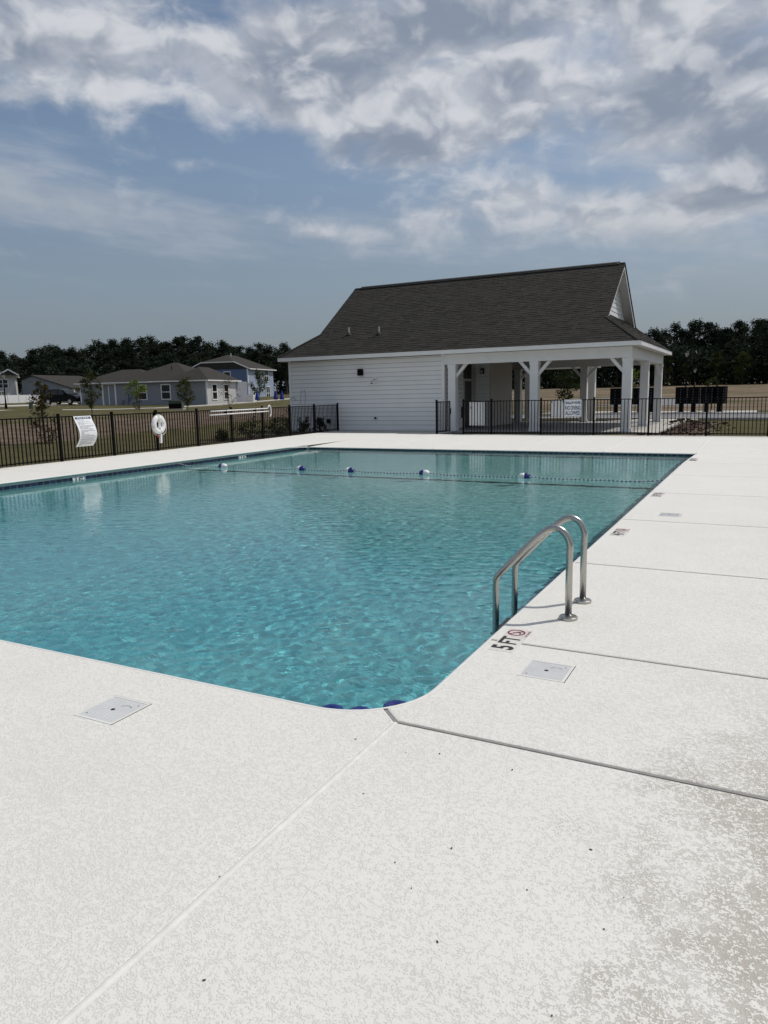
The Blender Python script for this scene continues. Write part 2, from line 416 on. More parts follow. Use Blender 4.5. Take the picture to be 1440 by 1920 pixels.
def empty(name, loc=(0, 0, 0), rz=0):
    o = bpy.data.objects.new(name, None); C.objects.link(o); o.location = loc; o.rotation_euler.z = rz; o.empty_display_size = .2
    return o
def copy_tree(o, parent=None):
    c = o.copy(); C.objects.link(c); c.parent = parent
    for ch in list(o.children): copy_tree(ch, c)
    return c
def put(m, name, mat, parent, loc=(0, 0, 0), rot=None, scl=None):
    o = obj(name, m, mat, parent); o.location = loc
    if rot: o.rotation_euler = rot
    if scl: o.scale = scl
    return o
def text_mesh(txt, size, bold=.0, sx=1.0):
    cu = bpy.data.curves.new('print', 'FONT'); cu.body = txt; cu.size = size; cu.align_x = 'CENTER'; cu.align_y = 'CENTER'; cu.offset = bold
    cu.resolution_u = 3
    t = bpy.data.objects.new('print', cu); C.objects.link(t)
    bpy.context.view_layer.update()
    m = bpy.data.meshes.new_from_object(t.evaluated_get(bpy.context.evaluated_depsgraph_get()))
    bpy.data.objects.remove(t); bpy.data.curves.remove(cu)
    if sx != 1: m.transform(Matrix.Diagonal((sx, 1, 1, 1)))
    return m
def sm(a, b, x):
    t = min(1, max(0, (x - a) / (b - a))); return t * t * (3 - 2 * t)
def lerp_pts(d, xs, ys):
    if d <= xs[0]: return ys[0]
    for i in range(1, len(xs)):
        if d <= xs[i]: return ys[i-1] + (ys[i] - ys[i-1]) * (d - xs[i-1]) / (xs[i] - xs[i-1])
    return ys[-1]
def terr(x, y):
    d = math.hypot(x, y); t = 1 - sm(-.50, -.30, x / max(d, 1e-6)) if y > -20 else 0.5
    l = lerp_pts(d, [0, 22, 28, 50, 70, 90, 115, 150, 300, 600], [-.05, -.06, -.03, .42, .78, 1.12, 1.65, 2.4, 4, 6])
    r = lerp_pts(d, [0, 50, 56, 80, 110, 150, 300, 600], [-.05, -.04, .0, .62, 1.4, 2.35, 4, 6])
    return l * t + r * (1 - t)

# ------------------------------------------------------------------ terrain
def axis(lo, hi, fixed, near, step):
    out = set(fixed)
    v = lo
    while v < hi:
        d = abs(v); out.add(round(v, 2)); v += step if d < near else step * (1 + (d - near) / 22)
    out.add(hi)
    out = sorted(out); res = [out[0]]
    for a in out[1:]:
        if a - res[-1] > .35 or a in fixed: res.append(a)
    return res
DX0, DX1, DY0, DY1 = -16.25, 6.0, -5.0, 26.75
def build_terrain():
    xs = axis(-700, 500, [DX0, DX1], 60, 1.6); ys = axis(-160, 800, [DY0, DY1], 70, 1.6)
    v = []; zone = []
    for y in ys:
        for x in xs:
            n = noise.noise((x * .13, y * .13, 0)); n2 = noise.noise((x * .04, y * .04, 5))
            z = terr(x, y)
            far = sm(20, 40, math.hypot(x + 5, y - 12))
            z += far * (n * .05 + n2 * .12)
            if -24 < x < 4 and 22 < y < 45: z = -.06
            v.append((x, y, z))
            soil = 0.0; fld = 0.0; mul = 0.0
            if x < -16:
                k = -x + n * 1.6
                soil = sm(24.5, 26.5, k) * (1 - sm(33, 38, k)) * .95 + .42 * sm(33, 38, k) * (1 - sm(42, 46, k))
                soil = max(soil, .12)
                if -19.6 < x < -16 and y > 20.5 and y < 29: mul = .9
            if x > -26 and y > 54: fld = sm(54, 57, y)
            if x <= -26 and y > 54: fld = sm(-45, -30, x) * sm(54, 60, y)
            if -4.3 < x < -1.6 + n and 26 < y < 38.5: soil = max(soil, .8); mul = .35 + .4 * (n2 + .3)
            zone.append((min(1, max(0, soil)), fld, mul, 1))
    nx = len(xs); f = []
    for j in range(len(ys) - 1):
        for i in range(nx - 1):
            if DX0 - .01 <= xs[i] and xs[i+1] <= DX1 + .01 and DY0 - .01 <= ys[j] and ys[j+1] <= DY1 + .01: continue
            k = j * nx + i; f.append((k, k + 1, k + nx + 1, k + nx))
    m = bpy.data.meshes.new('ground'); m.from_pydata(v, [], f)
    a = m.attributes.new('zone', 'FLOAT_COLOR', 'POINT'); a.data.foreach_set('color', [c for z in zone for c in z])
    m.polygons.foreach_set('use_smooth', [True] * len(m.polygons))
    tag(obj('ground', m, 'ground'), kind='structure')
build_terrain()

def drape(name, line_a, line_b, mat, lift=.02, n=24, th=.12, kind='structure', parent=None):
    """ribbon between two polylines, lying on the ground"""
    def samp(pl, t):
        L = [0]
        for a, b in zip(pl, pl[1:]): L.append(L[-1] + math.dist(a, b))
        s = t * L[-1]
        for i in range(1, len(pl)):
            if s <= L[i] + 1e-9:
                k = (s - L[i-1]) / (L[i] - L[i-1]); return (pl[i-1][0] + (pl[i][0] - pl[i-1][0]) * k, pl[i-1][1] + (pl[i][1] - pl[i-1][1]) * k)
        return pl[-1]
    mb = MB(); rows = []
    for i in range(n + 1):
        a = samp(line_a, i / n); b = samp(line_b, i / n); row = []
        for k in range(5):
            x = a[0] + (b[0] - a[0]) * k / 4; y = a[1] + (b[1] - a[1]) * k / 4; row.append((x, y, terr(x, y) + lift))
        rows.append(row)
    for r0, r1 in zip(rows, rows[1:]):
        for k in range(4): mb.face((r0[k], r0[k+1], r1[k+1], r1[k]))
        for k in (0, 4):
            mb.face((r0[k], r1[k], (r1[k][0], r1[k][1], r1[k][2] - th), (r0[k][0], r0[k][1], r0[k][2] - th)))
    for r0 in (rows[0], rows[-1]):
        for k in range(4): mb.face((r0[k], r0[k+1], (r0[k+1][0], r0[k+1][1], r0[k+1][2] - th), (r0[k][0], r0[k][1], r0[k][2] - th)))
    o = mb.build(name, mat, parent, fix=True)
    if not parent: tag(o, kind=kind)
    return o
drape('road', [(-26, 41.2), (70, 41.2)], [(-26, 49.5), (70, 49.5)], 'asphalt', .035, 40)
drape('kerb', [(-26, 40.85), (70, 40.85)], [(-26, 41.18), (70, 41.18)], 'concrete', .13, 40)
drape('far_kerb', [(-26, 49.55), (70, 49.55)], [(-26, 49.8), (70, 49.8)], 'concrete', .10, 40)
drape('mailbox_pad', [(-14, 51.0), (-.4, 51.0)], [(-14, 54.4), (-.4, 54.4)], 'concrete', .075, 10)
drape('footpath', [(-7.2, 38.4), (-5.4, 40.84)], [(-3.6, 38.4), (-3.0, 40.84)], 'concrete', .07, 6)
drape('side_path', [(-4.35, 28.4), (-4.35, 38.3)], [(-3.4, 28.0), (-3.5, 38.3)], 'concrete', .055, 6)
drape('far_road', [(-11, 64), (-4.5, 64), (-3.9, 78), (-30, 96)], [(-14, 66.5), (-9, 67), (-9.5, 77), (-34, 92)], 'asphalt', .03, 24)
drape('sidewalk', [(-95, 30), (-59.5, 41.3), (-50.4, 44.9), (-47.6, 49.2), (-48.6, 57.2), (-58, 92)], [(-95, 31.6), (-60, 42.8), (-51.2, 46.2), (-48.9, 50), (-50, 57.4), (-59.6, 92)], 'concrete', .06, 60)
drape('driveway', [(-77, 50.0), (-75, 66)], [(-71.5, 51.0), (-70.3, 68)], 'concrete', .06, 10)

# blue parking symbol on the road
mk = MB().box(-2.95, -2.3, 42.5, 43.9, -.004, -.001)
tag(mk.build('parking_symbol', 'paint_blue'), 'small blue painted patch on the grey road behind the fence', 'road marking')

# ------------------------------------------------------------------ pool geometry constants
PX0, PX1, PY0, PY1, WZ = -13.2, -1.48, 2.92, 20.0, -.14
CR = .46
def arc(cx, cy, r, a0, a1, n=10):
    return [(cx + r * math.cos(math.radians(a0 + (a1 - a0) * i / n)), cy + r * math.sin(math.radians(a0 + (a1 - a0) * i / n))) for i in range(n + 1)]
ARC = arc(PX1 - CR, PY0 + CR, CR, 0, -90, 12)       # near corner by the handrails, from the long side to the short side
ARC2 = arc(PX0 + CR, PY0 + CR, CR, -90, -180, 12)
def deck_z(x, y):
    if x < PX0 + .001: return 0.0
    return lerp_pts(y, [16.7, 20, 23.2], [0, -.072, 0])
deck = tag(empty('pool_deck', (0, 0, 0)), kind='structure')
GAP = .006
def slab(poly, lip=.028, gap=GAP):
    """one deck slab: top sheet with a rounded-over edge and a thin skirt"""
    n = len(poly)
    area = sum(poly[i][0] * poly[(i+1) % n][1] - poly[(i+1) % n][0] * poly[i][1] for i in range(n))
    if area < 0: poly = poly[::-1]
    def off(d):
        out = []
        for i in range(n):
            p0, p1, p2 = (Vector(poly[i-1]), Vector(poly[i]), Vector(poly[(i+1) % n]))
            e1 = (p1 - p0).normalized(); e2 = (p2 - p1).normalized()
            n1 = Vector((-e1.y, e1.x)); n2 = Vector((-e2.y, e2.x))
            k = 1 + n1.dot(n2); q = p1 + (n1 + n2) * (d / max(.25, k)); out.append(q)
        return out
    rings = [(off(gap + .012), 0.0), (off(gap + .0045), -.0035), (off(gap), -.011), (off(gap), -lip)]
    bm = bmesh.new(); vs = []
    for ring, z in rings: vs.append([bm.verts.new((p.x, p.y, z)) for p in ring])
    bm.faces.new(vs[0])
    for a, b in zip(vs, vs[1:]):
        for i in range(n): bm.faces.new((b[i], b[(i+1) % n], a[(i+1) % n], a[i]))
    bm.faces.new(vs[-1][::-1])
    for yy in (16.7, 20.0, 23.2):
        bmesh.ops.bisect_plane(bm, geom=bm.verts[:] + bm.edges[:] + bm.faces[:], plane_co=(0, yy, 0), plane_no=(0, 1, 0))
    bmesh.ops.triangulate(bm, faces=[f for f in bm.faces if len(f.verts) > 4])
    cx = sum(p[0] for p in poly) / n
    for v in bm.verts: v.co.z += deck_z(min(v.co.x, PX0 - 1) if cx < PX0 else max(v.co.x, PX0 + .01), v.co.y)
    m = bpy.data.meshes.new('deck_slab'); bm.to_mesh(m); bm.free()
    return obj('deck_slab', m, 'deck', deck)
NODE = (-1.49, 2.935)
mid = ARC[6]
YJ = [2.94, 4.25, 6.58, 9.08, 11.66, 14.2, 16.72, 20.0]
XE = 5.9
slab([NODE, (XE, 2.94), (XE, 4.25), (PX1, 4.25)] + ARC[:7])
for a, b in zip(YJ[1:], YJ[2:]): slab([(PX1, a), (XE, a), (XE, b), (PX1, b)])
# near side
slab([NODE, (-1.48, -4.9), (XE, -4.9), (XE, 2.94)])
slab([NODE] + ARC[6:] + [(-5.2, PY0), (-5.2, -4.9), (-1.49, -4.9)])
slab([(-5.2, PY0), (-9.4, PY0), (-9.4, -4.9), (-5.2, -4.9)])
slab([(-9.4, PY0)] + ARC2[:7] + [(-13.3, 2.8), (-13.3, -4.9), (-9.4, -4.9)])
# left side
LY = [2.8, 5.4, 8.2, 11.0, 13.8, 16.7, 20.0, 23.0, 26.7]
slab([(-13.3, 2.8)] + ARC2[6:] + [(PX0, 5.4), (-16.2, 5.4), (-16.2, 2.8)])
slab([(-13.3, -4.9), (-13.3, 2.8), (-16.2, 2.8), (-16.2, -4.9)])
for a, b in zip(LY[1:], LY[2:]): slab([(PX0, a), (PX0, b), (-16.25 - .06 * max(0, b - 13), b), (-16.25 - .06 * max(0, a - 13), a)])
# far side
FX = [PX0, -10.55, -8.75, -6.2, -3.78, PX1, 1.0, 3.5, XE]
for a, b in zip(FX, FX[1:]): slab([(a, 20.0), (b, 20.0), (b, 26.3), (a, 26.3)])
# apron of plain concrete between the deck and the pool house
MB().box(-17.2, -11.55, 26.31, 28.62, -.1, -.012).build('apron', 'concrete', deck)
MB().box(-11.54, 6.0, 26.31, 26.75, -.1, -.02).build('fence_footing', 'concrete', deck)
# sealant in the joints
jf = MB()
for yy in YJ[:-1]: jf.box(PX1 + (.012 if yy > 3 else 0), XE, yy - (.0085 if yy < 3 else .0062), yy + (.0085 if yy < 3 else .0062), -.025, -.0014)
jf.build('joint_sealant', 'sealant', deck)
sm_j = MB(); p = Vector((*NODE, 0)); q = Vector((*mid, 0)); sm_j.bar(p + Vector((0, 0, -.012)), q + (p - q) * .06 + Vector((0, 0, -.012)), .0125, .012)
sm_j.build('joint_sealant', 'sealant', deck)
# skim-coated joint that shows as a low ridge running toward the near side
def ridge(p0, p1, wd=.015, ht=.0045):
    rd = MB(); prev = None; p0, p1 = Vector(p0), Vector(p1); d = (p1 - p0).normalized(); nn = Vector((-d.y, d.x, 0)); n = int((p1 - p0).length / .066)
    for i in range(n + 1):
        c = p0.lerp(p1, i / n); c.z = deck_z(max(c.x, PX0 + .01), c.y) + .0005; c += nn * .002 * noise.noise((c.x * 5, c.y * 5, 3))
        h_ = ht * (1 + .25 * noise.noise((c.x * 9, c.y * 9, 8)))
        row = [c + nn * wd, c + nn * wd * .55 + Vector((0, 0, h_ * .8)), c - nn * wd * .1 + Vector((0, 0, h_)), c - nn * wd * .6 + Vector((0, 0, h_ * .55)), c - nn * wd * .85 + Vector((0, 0, -.005))]
        if prev:
            for k in range(4): rd.face((prev[k], prev[k+1], row[k+1], row[k]))
        prev = row
    return rd.build('joint_ridge', 'skim_coat', deck, smooth=True, fix=True)
ridge((-1.485, -4.8, 0), (-1.485, 2.92, 0))
for x in FX[1:-1]: ridge((x, 20.03, 0), (x, 26.28, 0), .03, .008)
# the ground under the slabs round the basin
ub = MB()
for x0, x1, y0, y1 in ((-17.3, PX0 - .36, -5, 26.7), (PX1 + .36, 6, -5, 26.7), (PX0 - .36, PX1 + .36, -5, PY0 - .36), (PX0 - .36, PX1 + .36, PY1 + .36, 26.7)):
    ub.box(x0, x1, y0, y1, -.32, -.125)
ub.build('sub_base', 'sealant', deck)

# ------------------------------------------------------------------ basin, tiles, water
basin = tag(empty('pool_basin', (0, 0, 0)), kind='structure')
def outline(o):
    """pool outline pushed outward by o"""
    return arc(PX1 - CR, PY0 + CR, CR + o, 0, -90, 12) + arc(PX0 + CR, PY0 + CR, CR + o, -90, -180, 12) + [(PX0 - o, PY1 + o), (PX1 + o, PY1 + o)]
def floor_z(y): return lerp_pts(y, [2.5, 5.5, 8.2, 11.4, 14.0, 20.5], [-1.62, -1.58, -1.30, -1.06, -.98, -.95])
def build_basin():
    mb = MB(); o = outline(.035)
    for i in range(len(o)):
        a, b = o[i], o[(i + 1) % len(o)]
        k = max(1, int(abs(a[1] - b[1]) / 1.2))
        for j in range(k):
            p = (a[0] + (b[0] - a[0]) * j / k, a[1] + (b[1] - a[1]) * j / k); q = (a[0] + (b[0] - a[0]) * (j + 1) / k, a[1] + (b[1] - a[1]) * (j + 1) / k)
            t0, t1 = deck_z(p[0] + .3, p[1]) - .012, deck_z(q[0] + .3, q[1]) - .012
            if p[0] < PX0 and q[0] < PX0: t0 = t1 = -.012
            mb.face(((*p, floor_z(p[1])), (*q, floor_z(q[1])), (*q, t1), (*p, t0)))
    mb.build('basin_wall', 'plaster', basin).cycles.is_caustics_receiver = True
    fl = MB(); ys = [2.5, 4, 5.5, 6.4, 7.3, 8.2, 9.8, 11.4, 12.7, 14, 16, 18, 20.2]
    for a, b in zip(ys, ys[1:]): fl.face(((PX0 - .1, a, floor_z(a)), (PX1 + .1, a, floor_z(a)), (PX1 + .1, b, floor_z(b)), (PX0 - .1, b, floor_z(b))))
    fl.build('basin_floor', 'plaster', basin).cycles.is_caustics_receiver = True
    st = MB(); st.face(((PX0 - .03, 14.02, floor_z(14.02) + .006), (PX1 + .03, 14.02, floor_z(14.02) + .006), (PX1 + .03, 14.20, floor_z(14.2) + .006), (PX0 - .03, 14.20, floor_z(14.2) + .006)))
    st.build('floor_stripe', 'tile_blue', basin).cycles.is_caustics_receiver = True
build_basin()
def ring_sweep(name, mat, prof, parent, smooth=True):
    """profile (offset outward from the pool edge, height) swept round the pool outline"""
    mb = MB(); loops = []
    for off, z in prof:
        o = outline(off); pts = []
        for i in range(len(o)):
            a, b = o[i], o[(i + 1) % len(o)]; k = max(1, int(math.dist(a, b) / 1.1))
            for j in range(k): pts.append((a[0] + (b[0] - a[0]) * j / k, a[1] + (b[1] - a[1]) * j / k, i))
        loops.append([(x, y, z + (0 if (x < PX0 + .06 and y < PY1 - .05) else deck_z(max(x, PX0 + .01), min(y, PY1)))) for x, y, i in pts])
    n = len(loops[0])
    for a, b in zip(loops, loops[1:]):
        for i in range(n): mb.face((a[i], a[(i+1) % n], b[(i+1) % n], b[i]))
    return mb.build(name, mat, parent, smooth=smooth, fix=True)
ring_sweep('coping_lip', 'coping_paint', [(.016, -.0005), (.012, .0012), (.006, .0012), (-.005, -.002), (-.0115, -.009), (-.0115, -.019), (-.006, -.027), (.006, -.0305), (.034, -.031)], basin)
ring_sweep('bond_beam', 'beam_cement', [(.0335, -.010), (.0325, -.0800)], basin, False)
TILES = []
for k in range(5):
    t = MB().box(-.0715, .0715, -.0715, .0715, 0, .008); t.t = [.7 + .2 * k] * 6
    bm = bmesh.new(); bm.from_mesh(t.mesh('tile'))
    bmesh.ops.bevel(bm, geom=[e for e in bm.edges if e.verts[0].co.z > .004 and e.verts[1].co.z > .004], offset=.003, segments=1, affect='EDGES')
    mm = bpy.data.meshes.new('tile'); bm.to_mesh(mm); bm.free(); TILES.append(mm)
def tile_row(p, d, length, ztop, rot, skip=()):
    n = int(length / .152)
    for i in range(n):
        s = .08 + i * .152
        if any(a < s < b for a, b in skip): continue
        o = put(R.choice(TILES), 'tile', 'tile_blue', basin, (p[0] + d[0] * s, p[1] + d[1] * s, ztop - .0755), rot)
        o.location += Vector((R.uniform(-.0006, .0006), R.uniform(-.0006, .0006), R.uniform(-.0008, .0008)))
        if not TILES[0].materials: pass
for t in TILES: t.materials.clear(); t.materials.append(MATS['tile_blue'])
LW = PX0 - .035; FW = PY1 + .035
tile_row((LW, PY0 + CR), (0, 1), PY1 - PY0 - CR, -.078, (math.pi/2, 0, math.pi/2), skip=((7.40, 7.72), (13.1, 13.42)))
tile_row((PX0 + .02, FW), (1, 0), PX1 - PX0, -.085, (math.pi/2, 0, 0))
gb = MB(); o_ = outline(.033)
for i in range(len(o_)):
    a, b = o_[i], o_[(i+1) % len(o_)]
    if i < len(o_) - 3: zt = -.078
    gb.face(((*a, -.235), (*b, -.235), (*b, -.078), (*a, -.078)))
gb.build('grout_band', 'grout', basin)
# the two sides that turn their back to the deck: one joined band of tile
bb = MB(); o2 = [(PX1 + .024, PY1 - .05)] + arc(PX1 - CR, PY0 + CR, CR + .024, 0, -90, 12) + arc(PX0 + CR, PY0 + CR, CR + .024, -90, -180, 12)
for a, b in zip(o2, o2[1:]):
    k = max(1, round(math.dist(a, b) / .152))
    for j in range(k):
        t0, t1 = (j + .03) / k, (j + .97) / k
        P = [(a[0] + (b[0] - a[0]) * t, a[1] + (b[1] - a[1]) * t) for t in (t0, t1)]
        bb.face(((*P[0], -.225), (*P[1], -.225), (*P[1], -.08), (*P[0], -.08)), R.uniform(.6, 1.5))
tag(bb.build('tile_band', 'tile_blue', basin), kind='stuff')
# water body
def build_water():
    """rippled sheet: many small wind waves, smooth-shaded so that sunlight refracts through it onto the floor"""
    import numpy as np
    st = .022; xs = np.arange(PX0 - .03, PX1 + .03 + st, st); ys = np.arange(PY0 - .03, PY1 + .03 + st, st)
    xs = np.minimum(xs, PX1 + .032); ys = np.minimum(ys, PY1 + .032)
    X, Y = np.meshgrid(xs, ys); Z = np.zeros_like(X); rn = np.random.RandomState(4)
    for i in range(90):
        L = .085 * (4.0 ** (rn.rand() ** 1.25)); th = rn.normal(math.radians(-60), .95); k = 2 * math.pi / L
        Z += (.0058 / 8.4) * L * (1.25 if L < .2 else .8) * np.sin(k * (X * math.cos(th) + Y * math.sin(th)) + rn.rand() * 6.28)
    gust = .75 + .35 * np.sin(X * .55 + 1.0) * np.sin(Y * .42 + .4)
    ss = lambda a, b, v: (lambda t: t * t * (3 - 2 * t))(np.clip((v - a) / (b - a), 0, 1))
    calm = (.42 + .58 * ss(-12.6, -8.2, X)) * (1 - .50 * ss(11.0, 16.5, Y))      # sheltered along the fence and at the shallow end
    Z = WZ + Z * gust * calm * WAVE
    nx, ny = len(xs), len(ys)
    v = np.stack([X, Y, Z], -1).reshape(-1, 3)
    i0 = (np.arange(ny - 1)[:, None] * nx + np.arange(nx - 1)[None, :]).reshape(-1)
    f = np.stack([i0, i0 + 1, i0 + nx + 1, i0 + nx], -1)
    m = bpy.data.meshes.new('pool_water'); m.from_pydata(v.tolist(), [], f.tolist())
    m.polygons.foreach_set('use_smooth', [True] * len(m.polygons)); m.update()
    w_o = tag(obj('pool_water', m, 'water'), kind='structure'); w_o.cycles.is_caustics_caster = True
WAVE = 1.0
build_water()

# depth markers on the wall of the far long side
for i, y in enumerate((10.94, 16.64)):
    t = empty('depth_tile', (LW + .004, y, -.1535), 0)
    tag(t, ('white wall tile with black depth figure, nearer the rules notice' if i == 0 else 'white wall tile with black depth figure, beyond the rope float line'), 'depth marker', 'depth marker tiles on the pool wall')
    MB().box(-.004, .008, -.15, .15, -.074, .074).build('tile_face', 'sign_white', t)
    for txt, dy, s in (('3', -.07, .14), ('FT', .065, .115)):
        put(text_mesh(txt, s, .004), 'figure', 'print_black', t, (.0092, dy, .012), (math.pi/2, 0, math.pi/2))

# ------------------------------------------------------------------ pool fittings on the deck
def depth_tile(y, ft, label, extra=None):
    t = empty('depth_marker', (-1.345, y, .0))
    tag(t, label, 'depth marker', 'depth marker tiles on the deck')
    # reads from the water side: text runs along +Y
    MB().box(-.078, .078, -.235, .055, -.004, .0016).build('tile_face', 'cream_tile', t)
    MB().box(-.078, .078, .058, .205, -.004, .0016).build('no_diving_tile', 'pink_tile', t)
    put(text_mesh(ft, .185, .006, .8), 'figure', 'print_black', t, (.0, -.165, .0026), (0, 0, math.pi/2))
    put(text_mesh('FT', .165, .004, .8), 'figure', 'print_black', t, (.0, -.03, .0026), (0, 0, math.pi/2))
    ring = MB(); n = 28; nd = t
    for j in range(n):
        a0, a1 = 2 * math.pi * j / n, 2 * math.pi * (j + 1) / n
        ring.face([(-.012 + r * math.cos(a), .132 + r * math.sin(a), .0028) for r, a in ((.046, a0), (.058, a0), (.058, a1), (.046, a1))])
    ring.bar((-.012 - .036, .132 - .036, .0028), (-.012 + .036, .132 + .036, .0028), .010, .0008)
    ring.build('prohibition_ring', 'print_red', t)
    sw = MB()  # diving figure and water lines
    sw.bar((-.03, .125, .0026), (.004, .142, .0026), .009, .0006); sw.bar((.004, .142, .0026), (.02, .122, .0026), .007, .0006)
    sw.bar((-.014, .133, .0026), (-.006, .155, .0026), .006, .0006); sw.bar((.012, .150, .0026), (.022, .160, .0026), .006, .0006)
    sw.lathe([(.007, .0), (.006, .0006)], (.016, .115, .0024), 8)
    sw.build('diving_figure', 'print_black', t)
    put(text_mesh('NO DIVING', .022, .0), 'caption', 'print_black', t, (.066, .132, .0026), (0, 0, math.pi/2))
    return t
depth_tile(4.30, '5', 'deck depth marker reading 5 FT, just in front of the handrails')
depth_tile(8.22, '4', 'deck depth marker reading 4 FT, just beyond the handrails')
depth_tile(11.42, '3', 'deck depth marker reading 3 FT beside a joint, halfway along the pool')
depth_tile(17.55, '3', 'deck depth marker nearest the far right corner of the pool')

def skimmer_lid(x, y, label, rz=0):
    t = empty('skimmer_lid', (x, y, 0), rz); tag(t, label, 'skimmer lid', 'square skimmer lids in the deck')
    a = .124
    fr = MB()
    for s in (-1, 1):
        fr.box(s * a - .007, s * a + .007, -a - .007, a + .007, -.006, .0022)
        fr.box(-a + .007, a - .007, s * a - .007, s * a + .007, -.006, .0022)
    fr.build('frame', 'lid_frame', t)
    lidm = MB().box(-a + .009, a - .009, -a + .009, a - .009, -.006, .0004)
    for k in range(19): lidm.box(-a + .010, a - .010, -a + .014 + k * .0118, -a + .020 + k * .0118, .0002, .0013)
    lidm.build('lid', 'lid_plastic', t)
    gp = MB()
    gp.box(a + .0067, a + .0103, -a - .01, a + .01, -.004, .0011); gp.box(-a - .01, a + .01, a + .0067, a + .0103, -.004, .0010)
    gp.build('gap', 'dark_hole', t)
    MB().lathe([(.0115, 0), (.0115, .0009)], (0, 0, .0012), 14).build('finger_hole', 'dark_hole', t)
    for s in (-1, 1): MB().lathe([(.004, 0), (.004, .0009)], (s * .09, s * .085, .0012), 8).build('screw', 'dark_hole', t)
    em = MB(); prev = None
    for j in range(13):
        an = math.radians(20 + 150 * j / 12); row = [(.045 + r * math.cos(an), .04 + r * .7 * math.sin(an), .0020) for r in (.030, .035)]
        if prev: em.face((prev[0], prev[1], row[1], row[0]))
        prev = row
    em.build('emblem', 'print_grey', t)
    return t
skimmer_lid(-2.855, 2.45, 'square plastic skimmer lid in the near deck, left of the ridge joint')
skimmer_lid(-1.01, 3.87, 'square skimmer lid beside the 5 FT marker')
skimmer_lid(-.985, 9.6, 'square skimmer lid in the far right deck, beyond the handrails')

def handrail(y, label):
    t = empty('pool_handrail', (-1.125, y, 0)); tag(t, label, 'handrail', 'stainless pool handrails')
    key = [Vector((x_, 0, z_)) for x_, z_ in ((0, .30), (0, .44), (0, .525), (-.032, .597), (-.098, .630), (-.170, .602), (-.285, .497), (-.385, .390), (-.470, .298), (-.512, .245), (-.522, .19), (-.522, .10), (-.522, 0))]
    pts = [(0, 0, 0)]
    for i in range(1, len(key) - 2):
        p0, p1, p2, p3 = key[i - 1:i + 3]
        for k in range(4):
            u = k / 4; pts.append(tuple(.5 * ((2 * p1) + (p2 - p0) * u + (2 * p0 - 5 * p1 + 4 * p2 - p3) * u * u + (3 * p1 - p0 - 3 * p2 + p3) * u ** 3)))
    pts += [(-.522, 0, -.1), (-.522, 0, -.55), (-.522, 0, -.95)]
    MB().tube(pts, .0235, 20).build('rail', 'steel', t, smooth=True)
    MB().lathe([(.064, .002), (.064, .015), (.058, .021), (.030, .026), (.0245, .028)], (0, 0, 0), 28).build('escutcheon', 'steel', t, smooth=False)
    return t
handrail(4.87, 'nearer curved stainless handrail, beside the 5 FT marker')
handrail(5.32, 'farther curved stainless handrail of the pair by the pool edge')
lad = empty('pool_ladder_treads', (-1.647, 5.095, -.3)); tag(lad, 'dark underwater ladder treads between the two handrails', 'ladder')
for k in range(3): MB().box(-.05, .05, -.2, .2, -.02 - k * .26, .015 - k * .26).build('tread', 'rubber', lad)

# ring floats hanging at the near corner
for i, (x, y, lab) in enumerate(((-1.655, 3.27, 'blue ring float in the water at the deck joint'), (-1.79, 3.115, 'middle of three blue ring floats under the near pool edge'), (-1.945, 3.065, 'leftmost of three blue ring floats under the near pool edge'))):
    t = empty('ring_float', (x, y, WZ + .035)); t.rotation_euler = (R.uniform(-.1, .1), R.uniform(-.1, .1), i)
    tag(t, lab, 'float', 'blue ring floats at the near corner')
    pr = [(.018, -.02), (.03, -.034), (.055, -.036), (.072, -.022), (.076, 0), (.072, .02), (.055, .03), (.03, .03), (.018, .02)]
    MB().lathe(pr, (0, 0, 0), 26).build('ring', 'float_blue', t, smooth=True)
    MB().lathe([(.0185, .0), (.0185, .0215)], (0, 0, 0), 12).build('hole', 'dark_hole', t)

# ------------------------------------------------------------------ safety rope with floats
def rope():
    t = empty('safety_rope', (-7.3, 14.1, WZ)); tag(t, 'blue and white safety rope lying on the water across the pool', 'rope')
    N = 300; pts = []
    fl = [-11.79, -9.49, -8.18, -6.35, -4.17]
    for i in range(N + 1):
        x = PX0 - .02 + (PX1 - PX0) * i / N
        y = 14.02 + .0 + .012 * math.sin(x * 1.7) + .02 * (x + 13) / 11
        k = min(abs(x - f) for f in fl)
        z = .014 + .018 * math.exp(-(k / .35) ** 2) + .004 * math.sin(x * 9)
        if x > -1.9: z += (x + 1.9) * .13
        if x < -12.9: z += (-12.9 - x) * .15
        pts.append(Vector((x + 7.3, y - 14.1, z)))
    for c, ph in (('rope_white', 0), ('rope_blue', 1)):
        mb = MB()
        for i in range(ph, N, 2): mb.tube([pts[i], pts[i + 1]], .010, 7)
        mb.build('white_strand' if ph == 0 else 'blue_strand', c, t, smooth=False)['kind'] = 'stuff'
rope()
names = ['rope float showing mostly white, nearest the tiled left wall', 'blue rope float, second from the tiled left wall', 'blue rope float in the middle of the five', 'rope float with a large white half, right of the middle', 'dark blue rope float nearest the right pool edge']
for i, x in enumerate((-11.79, -9.49, -8.18, -6.35, -4.17)):
    y = 14.04 + .02 * (x + 13) / 11
    t = empty('rope_float', (x, y, WZ + .03)); t.rotation_euler = (R.uniform(-.2, .2), 0, R.uniform(-.25, .25) + (math.pi if i in (1, 2, 4) else 0))
    tag(t, names[i], 'float', 'rope floats')
    h = [(.022, .0), (.075, .0), (.076, .03), (.070, .07), (.048, .105), (.022, .118)]
    for s, c, n in ((1, 'plastic_white', 'white_half'), (-1, 'float_blue', 'blue_half')):
        o = MB().lathe(h, (0, 0, 0), 22).build(n, c, t, smooth=True); o.rotation_euler = (0, s * math.pi / 2, 0); o.location.x = s * .0015

